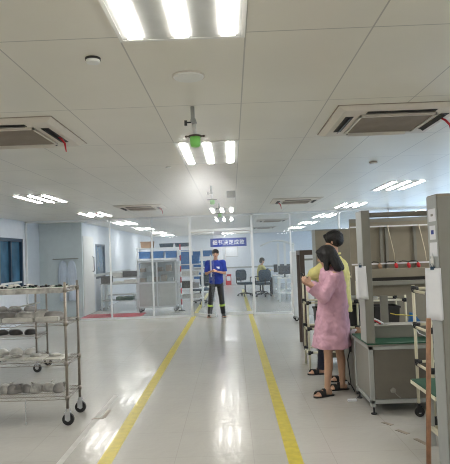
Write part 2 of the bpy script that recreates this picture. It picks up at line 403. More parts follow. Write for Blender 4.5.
# ------------------------------------------------------------------ mist nozzles
def nozzle(x, y, lab):
    t = thing('mist_nozzle', lab, 'mist nozzle', (x, y, CZ), 0, 'lime green mist nozzles')
    MB().cyl((0, 0, 0), (0, 0, -.13), .014, .014, 14).cyl((.0, 0, -.10), (.012, 0, -.14), .02, .018, 12).build('hanging_pipe', M['benchl'], t, auto=True)
    MB().cyl((.008, 0, -.14), (.012, 0, -.235), .014, .012, 12).build('lower_pipe', M['white'], t, auto=True)
    MB().cyl((-.045, 0, -.125), (0, 0, -.125), .006).box(-.058, -.04, -.012, .012, -.15, -.11).build('valve', M['black'], t)
    MB().cyl((.012, 0, -.232), (.012, 0, -.244), .045, .045, 20).cyl((-.045, 0, -.238), (.07, 0, -.238), .007).ell((-.048, 0, -.238), .011, .011, .009).ell((.07, 0, -.238), .011, .011, .009).build('spray_ring', M['brown'], t, auto=True)
    b = MB(); b.loft([ering((.012, 0, -.244), .037, .037, 20), ering((.012, 0, -.30), .035, .035, 20), ering((.012, 0, -.318), .031, .031, 20), ering((.012, 0, -.324), .022, .022, 20)])
    b.build('water_cup', M['green'], t, auto=True)
    t.scale = (1, 1, .86)
    return t
nozzle(-.235, 3.74, 'largest lime mist nozzle hanging from the ceiling, nearest the camera')
nozzle(-.275, 8.1, 'middle lime mist nozzle hanging from the ceiling')
nozzle(-.225, 10.9, 'smallest lime mist nozzle, nearest the glass doors')

# mist
def mist(c, rx, ry, rz, dens, lab):
    m = bpy.data.materials.new('water_mist'); m.use_nodes = True; nt = m.node_tree
    for n in list(nt.nodes): nt.nodes.remove(n)
    o = nt.nodes.new('ShaderNodeOutputMaterial'); p = nt.nodes.new('ShaderNodeVolumeScatter'); p.inputs['Color'].default_value = (.97, .98, 1, 1); p.inputs['Anisotropy'].default_value = .3
    tc = nt.nodes.new('ShaderNodeTexCoord'); mp = nt.nodes.new('ShaderNodeMapping'); mp.inputs['Scale'].default_value = (1/rx, 1/ry, 1/rz)
    gr = nt.nodes.new('ShaderNodeTexGradient'); gr.gradient_type = 'QUADRATIC_SPHERE'
    ns = nt.nodes.new('ShaderNodeTexNoise'); ns.inputs['Scale'].default_value = 3.5; ns.inputs['Detail'].default_value = 4
    mr = nt.nodes.new('ShaderNodeMapRange'); mr.inputs[1].default_value = .35; mr.inputs[2].default_value = .7
    a = nt.nodes.new('ShaderNodeMath'); a.operation = 'MULTIPLY'; b = nt.nodes.new('ShaderNodeMath'); b.operation = 'MULTIPLY'; b.inputs[1].default_value = dens
    nt.links.new(tc.outputs['Object'], mp.inputs[0]); nt.links.new(mp.outputs[0], gr.inputs[0]); nt.links.new(tc.outputs['Object'], ns.inputs['Vector'])
    nt.links.new(ns.outputs['Fac'], mr.inputs[0]); nt.links.new(gr.outputs['Fac'], a.inputs[0]); nt.links.new(mr.outputs[0], a.inputs[1])
    nt.links.new(a.outputs[0], b.inputs[0]); nt.links.new(b.outputs[0], p.inputs['Density']); nt.links.new(p.outputs[0], o.inputs['Volume'])
    e = MB().ell((0, 0, 0), rx, ry, rz, 20, 12).build('mist', m, loc=c)
    return tag(e, lab, 'mist', kind='stuff')
mist((-.42, 5.9, 2.14), .75, 1.9, .42, 1.3, 'bright cloud of water mist drifting under the nearest nozzle')
mist((-.40, 10.4, 2.1), 1.1, 2.4, .44, .5, 'thin haze of water mist around the farther nozzles')
bpy.context.scene.cycles.volume_bounces = 1

# ------------------------------------------------------------------ wire shelving
def caster(parent, x, y, s=1., lab=None, fork='steel'):
    c = MB().cyl((x, y, .155*s), (x, y, .125*s), .02*s).box(x-.025*s, x+.025*s, y-.022*s, y+.022*s, .118*s, .126*s).box(x-.022*s, x+.028*s, y-.022*s, y-.018*s, .05*s, .12*s).box(x-.022*s, x+.028*s, y+.018*s, y+.022*s, .05*s, .12*s).build('caster', M[fork], parent)
    MB().cyl((x+.005*s, y-.015*s, .056*s), (x+.005*s, y+.015*s, .056*s), .056*s, .056*s, 20).build('wheel', M['rubber'], c, bevel=.003)
    MB().cyl((x+.005*s, y-.017*s, .056*s), (x+.005*s, y+.017*s, .056*s), .02*s, .02*s, 12).build('hub', M['steel'], c)
def wire_rack(name, lab, loc, L, D, top, shelves, chain=False, slope=None):
    """origin at the right front post; length L to -X, depth D to +Y"""
    t = thing(name, lab, 'shelving rack', loc, 0, 'chrome wire shelving racks')
    for x in (0, -L):
        for y in (0, D):
            b = MB().cyl((x, y, .15), (x, y, top), .0135, .0135, 12)
            for k in range(int((top-.2)/.05)): b.cyl((x, y, .2+k*.05), (x, y, .204+k*.05), .0146, .0146, 12)
            b.cyl((x, y, top), (x, y, top+.006), .015, .009, 12)
            b.build('post', M['chrome'], t, auto=True)
            caster(t, x, y)
    for z in shelves:
        b = MB()
        for y in (0, D):
            b.tube([(0, y, z), (-L, y, z)], .0038, 6); b.tube([(0, y, z-.032), (-L, y, z-.032)], .0032, 6)
            n = int(L/.045); b.tube([(-L*k/n, y, z if k % 2 else z-.032) for k in range(n+1)], .0022, 5)
        for x in (0, -L):
            b.tube([(x, 0, z), (x, D, z)], .0038, 6); b.tube([(x, 0, z-.032), (x, D, z-.032)], .0032, 6)
            n = int(D/.045); b.tube([(x, D*k/n, z if k % 2 else z-.032) for k in range(n+1)], .0022, 5)
        n = int(L/.026)
        for k in range(1, n): b.tube([(-L*k/n, 0, z+.004), (-L*k/n, D, z+.004)], .0021, 5)
        for y in (D*.33, D*.66): b.tube([(0, y, z-.002), (-L, y, z-.002)], .0032, 6)
        for x in (0, -L):
            for y in (0, D): b.cyl((x, y, z-.036), (x, y, z+.006), .021, .018, 12)
        b.build('wire_shelf', M['chrome'], t, auto=True)
    if chain:
        MB().box(-L+.01, -.015, -.003, D+.003, shelves[-1]-.045, shelves[-1]+.006).build('shelf_liner', M['pouch'], t)
        b = MB()
        for k in range(12): b.ell((-L*.27, .02, .03+k*.018), .004 if k % 2 else .007, .007 if k % 2 else .004, .011, 8, 5)
        b.cyl((-L*.27, .02, .01), (-L*.27, .02, .03), .008)
        b.build('grounding_chain', M['steel'], t)
    return t
RX, RY = -1.60, 5.22
wire_rack('wire_shelving', 'chrome wire shelving rack nearest the camera, on black casters at left', (RX, RY, 0), 1.5, .42, 1.335, (.27, .59, .965, 1.285), True)
wire_rack('wire_shelving', 'farther wire shelving rack seen through the nearer one at left', (-2.78, 7.72, 0), 1.4, .45, 1.2, (.22, .50, .83, 1.14))

# wrapped parts on the racks
def lump(seed, a, b, c, m='pouch', knot=True, flat=.35):
    rnd = random.Random(seed); o = V((seed*3.1, 1.7, seed*.9)); mb = MB(); n, mm = 22, 14; vs = []
    rings = []
    for j in range(mm+1):
        ph = PI*j/mm; z = c*math.cos(ph); rr = math.sin(ph)**.8 if 0 < j < mm else .02
        ring = []
        for k in range(n):
            th = 2*PI*k/n; p = V((a*rr*math.cos(th), b*rr*math.sin(th), z))
            q = 1+.22*noise.noise(p*14+o)+.10*noise.noise(p*40+o)
            p *= q; p.z = max(p.z, -c*flat)
            ring.append(p+V((0, 0, c*flat)))
        rings.append(ring)
    mb.loft(rings)
    if knot:
        mb.loft([ering((a*.75, 0, c*.7), .018, .018, 8), ering((a*1.0, .005, c*1.05), .008, .008, 8), ering((a*1.15, .0, c*1.4), .022, .012, 8), ering((a*1.25, .01, c*1.5), .018, .004, 8)])
    return mb.mesh('wrapped_part', M[m], True)
def put(name, me, loc, lab, cat, group, rz=0, rx=0, ry=0):
    o = bpy.data.objects.new(name, me); C.objects.link(o); o.location = loc; o.rotation_euler = (rx, ry, rz); return tag(o, lab, cat, group)
nth = ['first', 'second', 'third', 'fourth', 'fifth', 'sixth', 'seventh', 'eighth', 'ninth', 'tenth', 'eleventh', 'twelfth']
zsh = {z: z+.0065 for z in (.27, .59, .965, 1.285)}
lumps = [lump(s, .052, .075, .062, 'pouch' if s % 3 else 'casting', True) for s in range(4)]
for k in range(7):
    put('wrapped_part', lumps[k % 4], (RX-.13-.108*k, RY+.17+.03*(k % 2), zsh[.27]), nth[k].capitalize()+' bagged grey part from the right on the bottom shelf of the near rack', 'wrapped part', 'bagged parts on the bottom shelf', k*1.3)
# third shelf: pale flat plates
for k in range(6):
    me = MB().loft([[V((sx*.085, sy*.13, z)) for sx, sy in ((-1, -1), (1, -1), (1, 1), (-1, 1))] for z in (0, .012)]+[[V((sx*.07, sy*.11, .018+.004*(k % 2))) for sx, sy in ((-1, -1), (1, -1), (1, 1), (-1, 1))]]).mesh('foam_tray', M['pale'])
    put('foam_tray', me, (RX-.15-.19*k, RY+.2, zsh[.59]), nth[k].capitalize()+' pale flat tray from the right on the third shelf of the near rack', 'tray', 'pale trays on the third shelf', .08*((k*7) % 3-1))
    if k < 5:
        me = MB().loft([ering((0, 0, z), a, b, 14) for z, a, b in ((0, .055, .05), (.012, .062, .055), (.022, .04, .035))]).mesh('thin_plate', M['pouch'], True)
        put('thin_plate', me, (RX-.17-.19*k, RY+.2, zsh[.59]+.0225), 'Thin grey part on the '+nth[k]+' pale tray from the right, near rack', 'part', 'thin parts on the pale trays', k)
# second shelf: long castings and white pads
big = [lump(s+10, .10, .085, .06, 'casting' if s == 1 else 'pale' if s == 2 else 'pouch', False, .4) for s in range(3)]
spots = [(.17, 1, 0), (.30, 2, .4), (.46, 0, .2), (.66, 1, .5), (.88, 2, .1), (1.1, 0, .2), (1.32, 1, 0)]
for k, (x, s, rz) in enumerate(spots):
    put('metal_casting', big[s], (RX-x, RY+.2+.04*(k % 2), zsh[.965]), nth[k].capitalize()+' rounded %s part from the right on the second shelf, near rack' % ('grey', 'pale', 'bagged')[(s-1) % 3], 'casting', 'rounded parts on the second shelf', rz)
for k, (x0, x1, y) in enumerate(((.08, .30, .05), (.33, .62, .045), (.65, .98, .05), (1.0, 1.3, .045))):
    n = x1-x0
    me = MB().loft([[V((sx*n/2*s, sy*.025*s, z)) for sx, sy in ((-1, -1), (1, -1), (1, 1), (-1, 1))] for z, s in ((0, .97), (.012, 1), (.035, 1), (.042, .93))]).mesh('foam_bar', M['pale'])
    put('foam_bar', me, (RX-(x0+x1)/2, RY+.06, zsh[.965]), nth[k].capitalize()+' pale foam bar from the right along the second shelf front', 'foam bar', 'foam bars on the second shelf')
o = put('white_tube', MB().tube([(-.16, 0, 0), (-.05, 0, .02), (.16, 0, .058)], .008, 8).mesh('white_tube', M['white'], True), (RX-.53, RY+.36, zsh[.965]+.10), 'thin white tube sticking out above the parts on the second shelf', 'tube', None, .1)
# top shelf: circuit boards
def board(k):
    rnd = random.Random(k); mb = MB().box(-.065, .065, -.10, .10, 0, .003); mb.mi = 1
    for _ in range(12):
        x, y, s, h = rnd.uniform(-.05, .04), rnd.uniform(-.085, .07), rnd.uniform(.01, .022), rnd.uniform(.006, .022); mb.box(x, x+s, y, y+s, .003, .003+h)
    mb.mi = 2; mb.box(-.06, -.045, -.09, .0, .003, .016); mb.box(.03, .06, .05, .09, .003, .012)
    return mb.mesh('circuit_board', [M['pcb'] if k % 2 == 0 else M['dark'], M['black'], M['pale']])
bds = [board(k) for k in range(3)]
for k in range(10):
    put('circuit_board', bds[k % 3], (RX-.11-.142*k, RY+.19+.03*(k % 2), zsh[1.285]), nth[k].capitalize()+' small circuit board from the right on the top shelf, near rack', 'circuit board', 'circuit boards on the top shelf', .1*((k*5) % 3-1))
# rear rack goods
for zi, (z, m) in enumerate(((.22, 'pale'), (.50, 'dark'), (.83, 'casting'), (1.14, 'pale'))):
    me = lump(30+zi, .085, .11, .055, m, False, .4)
    for k in range(5):
        put('stored_part', me, (-2.78-.16-.22*k, 7.94, z+.0065), nth[k].capitalize()+' part from the right on the %s shelf of the farther rack' % ('bottom', 'third', 'second', 'top')[zi], 'part', 'parts on the farther rack', k)

# ------------------------------------------------------------------ right side benches
def socket(parent, x, y, z): pass
bx0, by0, by1 = 1.25, 5.22, 5.86
t = thing('test_bench', 'grey test bench with green mat and tall pillar in front of the two people', 'bench', (bx0, by0, 0))
b = MB()  # frame of square aluminium profile
for (x, y) in ((0, 0), (1.4, 0), (0, .6), (1.4, .6)): b.box(x, x+.04, y, y+.04, .07, .64)
for z in (.10, .60): b.box(0, 1.44, 0, .04, z, z+.035); b.box(0, 1.44, .6, .64, z, z+.035); b.box(0, .04, .04, .6, z, z+.035)
b.build('frame', M['benchl'], t, bevel=.003)
MB().box(.045, 1.395, .008, .02, .14, .595).build('front_panel', M['cabin'], t, bevel=.002)
MB().box(.008, .02, .045, .595, .14, .595).build('side_panel', M['bench'], t, bevel=.002)
MB().box(.045, 1.395, .62, .63, .14, .595).build('back_panel', M['cabin'], t)
MB().box(.01, 1.43, .01, .63, .118, .132).build('bottom_panel', M['cabin'], t)
MB().cyl((.21, .008, .22), (.21, -.012, .22), .025, .022, 16).tube([(.21, -.012, .22), (.23, -.02, .19), (.27, -.014, .155)], .004, 6).build('cable_grommet', M['bench'], t)
MB().box(-.012, 1.452, -.012, .652, .637, .652).build('worktop', M['bench'], t, bevel=.003)
MB().box(-.015, 1.455, -.017, .655, .652, .664).build('green_mat', M['esd'], t)
for (x, y) in ((.03, .03), (1.41, .03), (.03, .61), (1.41, .61)):
    MB().cyl((x, y, 0), (x, y, .012), .03, .026, 14).cyl((x, y, .012), (x, y, .075), .008).build('levelling_foot', M['black'], t)
# pillars and overhead frame stand on the worktop
MB().box(-.012, .065, .0, .235, .664, 1.915).build('pillar', M['bench'], t, bevel=.003)
MB().box(-.016, -.012, .01, .225, .67, 1.91).build('pillar_side_cover', M['benchl'], t)
MB().box(1.38, 1.457, .0, .235, .664, 1.915).build('pillar', M['bench'], t, bevel=.003)
MB().cyl((.065, .02, 1.87), (1.38, .02, 1.87), .024, .024, 14).build('top_beam', M['cabin'], t, auto=True)
MB().box(-.0, 1.45, .60, .62, 1.22, 1.83).build('display_board', M['beige'], t)
MB().box(0, 1.45, .596, .624, 1.83, 1.87).build('board_edge', M['bench'], t)
MB().box(.0, 1.45, .55, .57, 1.775, 1.79).build('upper_rail', M['paper'], t)
MB().box(.0, 1.45, .55, .57, 1.385, 1.40).build('lower_rail', M['paper'], t)
for x in (.31, .365, .66, 1.0, 1.05):
    MB().box(x, x+.028, .572, .596, 1.22, 1.80).build('upright', M['bench'], t)
MB().box(0.066, 1.38, .48, .60, 1.25, 1.34).build('shelf_fascia', M['beige'], t, bevel=.003)
MB().box(0.066, 1.38, .50, .6, 1.215, 1.25).build('shaded_gap_strip', M['dark'], t)  # solid dark strip stands in for the shaded gap between fascia and shelf
MB().box(0.066, 1.38, .48, .62, 1.17, 1.215).build('shelf', M['bench'], t, bevel=.003)
MB().box(0.066, 1.38, .56, .60, 1.06, 1.17).build('lower_board', M['beige'], t)
for x in (.28, .93): MB().box(x, x+.075, .555, .60, .664, 1.06).build('rear_support', M['bench'], t, bevel=.003)
for x in (.385, .71):
    MB().tube([(x, .545, 1.79), (x+.02, .53, 1.66), (x+.05, .53, 1.5), (x+.06, .54, 1.41)], .004, 6).build('cord', M['cord'], t, smooth=True)
# clamps hanging on the lower rail
for k, (x, c2) in enumerate(((.28, 'carton'), (.45, 'red'), (.58, 'red'), (.68, 'red'))):
    cl = thing('test_clamp', ('brown test clamp, leftmost on the bench rail', 'red test clamp, second from the left on the bench rail', 'red and black test clamp, third from the left on the bench rail', 'red test clamp, rightmost beside the near pillar on the bench rail')[k], 'clamp', (bx0+x, by0+.53, 1.365), 0, 'test clamps on the bench rail')
    MB().loft([ering((0, 0, .03), .008, .008, 10), ering((0, 0, .015), .018, .014, 10), ering((.004, 0, -.005), .02, .015, 10), ering((.008, 0, -.035), .008, .008, 10)]).build('grip', M[c2], cl, smooth=True)
    MB().tube([(.006, 0, -.03), (.004, 0, -.055)], [.009, .004], 8).build('tip', M['black'], cl)
    MB().tube([(0, 0, .03), (-.02, 0, .045), (-.06, 0, .05), (-.1, .005, .038)], .005, 6).build('lead', M['black'], cl, smooth=True)
# tray box on the mat
o = thing('metal_tray', 'long grey metal tray lying on the green bench mat', 'tray', (bx0+.10, by0+.28, .664))
MB().box(0, .75, 0, .2, .0, .115).build('body', M['bench'], o, bevel=.006)
MB().box(-.008, .758, -.008, .208, .115, .125).build('rim', M['bench'], o, bevel=.002)
MB().tube([(.40, .0, .13), (.43, -.02, .09), (.46, -.03, .04), (.52, -.06, .01)], .005, 6).build('loose_wire', M['paper'], o, smooth=True)
MB().tube([(.0, .06, .13), (.0, .04, .15), (-.02, 0, .10), (-.02, -.01, .03)], .007, 6).build('cable', M['black'], o, smooth=True)
for k, (x, m_, lab) in enumerate(((.11, 'red', 'red handled tool lying on the grey tray'), (.14, 'paper', 'white handled tool lying on the grey tray'))):
    q = thing('hand_tool', lab, 'tool', (bx0+.10+x, by0+.34, .664+.125+.0))
    MB().tube([(0, 0, .008), (-.05, .0, .04), (-.09, 0, .06)], .009, 8).build('handle', M[m_], q, smooth=True)
    MB().tube([(0, 0, .008), (.05, 0, .007)], .004, 6).build('tip', M['steel'], q, smooth=True)
q = tag(MB().tube([(0, 0, 0), (.05, 0, -.015), (.12, 0, -.02), (.21, 0, -.03), (.26, -.02, -.03)], .005, 8).build('hose', M['yellow'], smooth=True, loc=(bx0+.36, by0+.5, .83+.05)), 'yellow and green cable bundle behind the grey tray', 'cable')
# stickers and papers on the bench pillars
def paper_stack(loc, w_, h_, lab, rz, mtx=None):
    t = thing('paper_sheets', lab, 'papers', loc, rz)
    for k in range(3):
        rings = []
        b = MB()
        pts = []
        nx = 5
        for j in range(8):
            z = -h_*j/7
            for side_ in (0,):
                pts.append([V((-w_/2+w_*i/(nx-1)+.01*k*(j/7), -.004*k-.02*(j/7)*k-.006*math.sin(i*1.2+k)*(j/7), z)) for i in range(nx)])
        vs = [p for r_ in pts for p in r_]+[p+V((0, .0015, 0)) for r_ in pts for p in r_]
        N = nx*8; fs = []
        for j in range(7):
            for i in range(nx-1):
                a_ = j*nx+i; fs.append((a_, a_+1, a_+nx+1, a_+nx)); fs.append((N+a_, N+a_+nx, N+a_+nx+1, N+a_+1))
        for i in range(nx-1): fs.append((i, N+i, N+i+1, i+1)); e = 7*nx+i; fs.append((e, e+1, N+e+1, N+e))
        for j in range(7): fs.append((j*nx, (j+1)*nx, N+(j+1)*nx, N+j*nx)); e = j*nx+nx-1; fs.append((e, N+e, N+e+nx, e+nx))
        b.add(vs, fs); b.build('sheet', M['paper'], t, smooth=True)
    MB().box(-.013, .013, -.014, .006, -.012, .010).tube([(-.008, -.008, .010), (-.008, -.014, .03), (.008, -.014, .03), (.008, -.008, .010)], .0025, 6).build('clip', M['winframe'], t)
    return t
paper_stack((bx0-.038, by0+.02, 1.39), .10, .31, 'white papers clipped to the far pillar beside the woman in pink', math.radians(-20))
# ---- near pillar
px, py = 1.448, 3.86
t = thing('tall_pillar', 'tall beige pillar nearest the camera at the right edge', 'pillar', (px, py, 0))
MB().box(0, .32, 0, .20, 0, 1.92).build('body', M['beige'], t, bevel=.004)
MB().box(-.006, 0, .006, .194, .0, 1.912).build('side_cover', M['benchl'], t, bevel=.002)
MB().box(-.001, .32, -.004, 0, .02, 1.90).build('front_cover', M['bench'], t, bevel=.002)
def sticker(y0, y1, z0, z1, m_, lab, name='sticker', extra=None):
    o = thing(name, lab, 'sticker', (px-.0065, py+(y0+y1)/2, (z0+z1)/2))
    MB().box(-.0015, 0, -(y1-y0)/2, (y1-y0)/2, -(z1-z0)/2, (z1-z0)/2).build('sheet', M[m_], o)
    if extra: extra(o)
    return o
def ex1(o): MB().box(-.003, -.0015, -.02, .02, -.008, .008).build('printed_square', M['bench'], o)
def ex2(o): MB().box(-.003, -.0015, -.025, .025, -.012, .018).build('printed_band', M['bluesign'], o)
sticker(.02, .16, 1.73, 1.82, 'paper', 'uppermost white sticker with a small grey print on the near pillar', extra=ex1)
sticker(.04, .15, 1.60, 1.70, 'paper', 'white sticker with a blue print on the near pillar', extra=ex2)
sticker(.02, .16, 1.48, 1.58, 'paper', 'plain lowest sticker on the near pillar, above the clipped papers')
paper_stack((px-.04, py+.03, 1.40), .115, .36, 'white papers clipped low on the near pillar above the wooden pole', math.radians(-50))
q = thing('glue_bottle', 'small clear bottle held on the near pillar above the papers', 'bottle', (px-.0195, py+.09, 1.40))
MB().loft([ering((0, 0, z), a_, a_, 14) for z, a_ in ((0, .012), (.004, .014), (.06, .014), (.075, .006), (.085, .006))]).build('body', M['white'], q, smooth=True)
MB().cyl((0, 0, .085), (0, 0, .105), .007, .005).build('cap', M['paper'], q)
# wooden pole leaning at the pillar
q = MB().tube([(0, 0, 0), (.02, .005, .4), (.055, .01, 1.06)], .0165, 12).build('wooden_pole', M['wood'], smooth=True, loc=(1.275, 3.80, 0.0))
tag(q, 'long brown wooden pole leaning against the near pillar', 'pole')
# low green table
t = thing('low_table', 'low green topped table with cream edge beside the near pillar', 'table', (1.44, 4.07, 0))
MB().box(0, .9, 0, .56, .425, .455).build('edge_frame', M['cream'], t, bevel=.003)
MB().box(.004, .896, .004, .556, .455, .463).build('green_mat', M['esd'], t)
for (x, y) in ((.05, .30), (.81, .02), (.05, .02), (.81, .5)):
    MB().box(x, x+.045, y, y+.045, .0, .425).build('leg', M['benchl'], t, bevel=.003)
MB().box(.06, .085, .06, .3, .12, .15).build('stretcher', M['cream'], t)
MB().box(.095, .80, .30, .32, .12, .15).build('stretcher', M['cream'], t)
# lean pipe racks
def pipe_rack(lab, loc, xs, ys_, zs, top, label_joint=True, cast=True):
    t = thing('pipe_rack', lab, 'rack', loc, 0, 'cream pipe racks with black joints')
    z0 = .11 if cast else 0
    for x in xs:
        for y in ys_:
            MB().cyl((x, y, z0), (x, y, top), .014, .014, 12).build('pipe_post', M['cream'], t, auto=True)
            if cast: caster(t, x, y, .8, fork='black')
            for z in zs:
                j = MB(); j.cyl((x, y, z-.026), (x, y, z+.026), .02, .02, 12)
                dx = .045 if x == xs[0] else -.045; dy = .045 if y == ys_[0] else -.045
                j.cyl((x, y, z), (x+dx, y, z), .018, .018, 10); j.cyl((x, y, z-.02), (x, y+dy, z-.02), .018, .018, 10)
                j.build('joint', M['black'], t, auto=True)
    for z in zs:
        for y in ys_: MB().cyl((xs[0], y, z), (xs[-1], y, z), .013, .013, 10).build('pipe_rail', M['cream'], t, auto=True)
        for x in (xs[0], xs[-1]): MB().cyl((x, ys_[0], z-.02), (x, ys_[-1], z-.02), .013, .013, 10).build('pipe_rail', M['cream'], t, auto=True)
    return t
pipe_rack('cream pipe rack between the grey bench and the near pillar', (1.66, 4.72, 0), (0, .85), (0, .40), (.50, .84, 1.17), 1.2)
pl = pipe_rack('long cream pipe rack behind the two people', (.97, 7.28, 0), (0, .65, 1.28), (0, .42), (.22, .53, .87, 1.19), 1.24, cast=False)
t = thing('storage_bin', 'white bin on the cream pipe rack next to the near pillar', 'bin', (1.80, 4.76, .517))
MB().box(0, .25, 0, .25, 0, .09).build('body', M['paper'], t, bevel=.006); MB().box(-.006, .256, -.006, .256, .08, .092).build('rim', M['pale'], t, bevel=.002)
# goods on the long pipe rack
def crate(name, lab, loc, sx, sy, sz, m_, group=None, rim=None, rz=0, cat='crate'):
    t = thing(name, lab, cat, loc, rz, group)
    b = MB(); w_ = .008
    b.loft([[V((sx*i, sy*j, 0)) for i, j in ((.04, .04), (.96, .04), (.96, .96), (.04, .96))], [V((sx*i, sy*j, sz)) for i, j in ((0, 0), (1, 0), (1, 1), (0, 1))], [V((sx*i, sy*j, sz)) for i, j in ((.05, .05), (.95, .05), (.95, .95), (.05, .95))], [V((sx*i, sy*j, sz*.15)) for i, j in ((.08, .08), (.92, .08), (.92, .92), (.08, .92))]])
    b.build('body', M[m_], t)
    b = MB()
    for a_ in ((-.01, sx+.01, -.01, .008), (-.01, sx+.01, sy-.008, sy+.01), (-.01, .008, 0, sy), (sx-.008, sx+.01, 0, sy)): b.box(a_[0], a_[1], a_[2], a_[3], sz-.022, sz+.003)
    b.build('rim', M[rim or m_], t)
    return t
for k, x in enumerate((.12, .50, .88)):
    crate('storage_crate', ('black crate on the long pipe rack, just right of the pink dress', 'black crate on the long pipe rack, seen in the middle of the bench opening', 'black crate on the long pipe rack, at its right end')[k], (.97+x, 7.33, .543), .34, .32, .24, 'dark', 'black crates on the pipe rack')
    crate('storage_crate', ('low black crate on the bottom of the long pipe rack, left one', 'low black crate on the bottom of the long pipe rack, middle one', 'low black crate on the bottom of the long pipe rack, right one')[k], (.97+x, 7.33, .233), .34, .32, .18, 'dark', 'black crates on the pipe rack')
t = thing('parts_tray', 'pale tray on the upper level of the long pipe rack', 'tray', (1.15, 7.3, .883)); MB().box(0, .75, 0, .36, 0, .03).build('body', M['pale'], t, bevel=.004); MB().box(-.005, .755, -.005, .365, .03, .036).build('rim', M['benchl'], t)
q = MB().loft([[V((-.10, -.03, 0)), V((.14, -.03, 0)), V((.14, .05, 0)), V((-.10, .05, 0))], [V((-.07, -.02, .10)), V((.08, -.02, .08)), V((.08, .03, .08)), V((-.07, .03, .10))], [V((-.06, -.01, .22)), V((-.02, -.01, .21)), V((-.02, .01, .21)), V((-.06, .01, .22))]]).build('blue_cloth', M['blue'], loc=(2.33, 7.05, .70))
q.location = (1.25+.62, 5.82-.08, .664); tag(q, 'crumpled blue cloth standing on the bench behind the tray', 'cloth')
# rear board behind the two people
t = thing('partition_board', 'tall beige board behind the man in yellow', 'board', (1.16, 7.78, 0))
MB().box(.0, 2.2, 0, .03, .05, 1.83).build('panel', M['beige'], t); MB().box(-.02, .02, -.02, .05, 0, 1.85).box(2.18, 2.22, -.02, .05, 0, 1.85).build('post', M['benchl'], t, bevel=.003)
MB().box(0, 2.2, -.01, .04, 1.83, 1.85).build('top_edge', M['bench'], t)
# long beige board farther behind seen right of the pillar
# mains box by the woman's legs
t = thing('small_cabinet', 'low grey cabinet with power cord between the woman and the bench', 'cabinet', (1.26, 5.95, 0))
MB().box(0, .5, 0, .5, .06, .60).build('body', M['bench'], t, bevel=.005); MB().box(-.01, .51, -.01, .51, .60, .62).build('top', M['benchl'], t, bevel=.003)
for (x, y) in ((.04, .04), (.46, .04), (.04, .46), (.46, .46)): MB().cyl((x, y, 0), (x, y, .06), .02).build('foot', M['black'], t)
MB().box(-.02, 0, .1, .14, .44, .50).build('plug', M['black'], t)
MB().tube([(-.015, .12, .45), (-.045, .10, .36), (-.035, .08, .2), (-.03, .06, .1), (.0, .02, .03)], .006, 6).build('power_cord', M['black'], t, smooth=True)
tag(MB().box(-.07, .02, -.02, .02, 0, .02).build('white_bracket', M['paper'], loc=(1.20, 5.72, 0), bevel=.003), 'small white bracket on the floor at the bench foot', 'bracket')
for k, (x, y, m_) in enumerate(((1.30, 6.05, 'paper'), (1.36, 6.15, 'carton'), (1.34, 5.99, 'carton'))):
    q = MB().loft([ering((0, 0, z), a_, a_*.8, 10) for z, a_ in ((0, .02), (.015, .05), (.04, .045), (.065, .02))]).build('crumpled_packet', M[m_], loc=(x, y, .62), smooth=True)
    tag(q, ('white crumpled packet on the low grey cabinet', 'rear brown packet on the low grey cabinet', 'front brown packet on the low grey cabinet')[k], 'packet', 'packets on the low cabinet')

# ------------------------------------------------------------------ things between the benches and the glass
t = thing('brown_frame', 'dark brown metal frame standing left of the man in yellow', 'frame', (1.11, 9.05, 0))
MB().box(0, .075, 0, .06, 0, 1.57).build('post', M['brown'], t, bevel=.003); MB().box(1.1, 1.175, 0, .06, 0, 1.57).build('post', M['brown'], t, bevel=.003)
MB().box(0.075, 1.1, 0, .06, 1.49, 1.57).build('top_beam', M['brown'], t); MB().box(.075, 1.1, .01, .05, 1.40, 1.43).build('rail', M['bench'], t)
MB().box(.075, 1.1, .0, .05, .30, .34).build('rail', M['brown'], t)
MB().box(.0, .075, .06, .5, 1.49, 1.57).build('side_beam', M['brown'], t); MB().box(.0, .075, .44, .5, 0, 1.49).build('post', M['brown'], t); 
t = thing('rolling_cabinet', 'tall pale grey rolling cabinet left of the brown frame', 'cabinet', (1.33, 12.3, 0))
MB().box(0, .7, 0, .45, .13, 1.56).build('body', M['alu'], t, bevel=.006)
MB().box(.01, .34, -.015, 0, .15, 1.54).build('door', M['alu'], t, bevel=.003); MB().box(.35, .69, -.015, 0, .15, 1.54).build('door', M['alu'], t, bevel=.003)
MB().box(.30, .315, -.03, -.015, .8, .95).build('handle', M['steel'], t)
for (x, y) in ((.06, .06), (.64, .06), (.06, .39), (.64, .39)): caster(t, x, y, .8)

# ------------------------------------------------------------------ beyond the glass
# blue banner with white characters
sg = thing('blue_banner', 'long blue banner with white Chinese characters on the far wall', 'sign', (-.16, YB-.03, 2.155))
MB().box(-.92, .92, 0, .02, -.215, .215).build('panel', M['bluesign'], sg)
cu = bpy.data.curves.new('characters', 'FONT'); cu.body = '细节决定成败'; cu.size = .30; cu.align_x = 'CENTER'; cu.align_y = 'CENTER'; cu.extrude = .004; cu.offset = .003; cu.space_character = 1.1
tmp = bpy.data.objects.new('tmp', cu); C.objects.link(tmp); bpy.context.view_layer.update()
me = bpy.data.meshes.new_from_object(tmp.evaluated_get(bpy.context.evaluated_depsgraph_get())); bpy.data.objects.remove(tmp)
me.materials.clear(); me.materials.append(M['paper'])
tx = bpy.data.objects.new('banner_characters', me); C.objects.link(tx); tx.parent = sg; tx.rotation_euler = (PI/2, 0, 0); tx.location = (0, -.006, 0)
dd = [v.co for v in me.vertices]
if dd:
    wd = max(v.x for v in dd)-min(v.x for v in dd); s = 1.62/wd; tx.scale = (s, s, 1); tx.location.z = -s*(max(v.y for v in dd)+min(v.y for v in dd))/2
t = thing('whiteboard', 'pale whiteboard on the far wall under the banner', 'whiteboard', (-.02, YB-.03, 1.44))
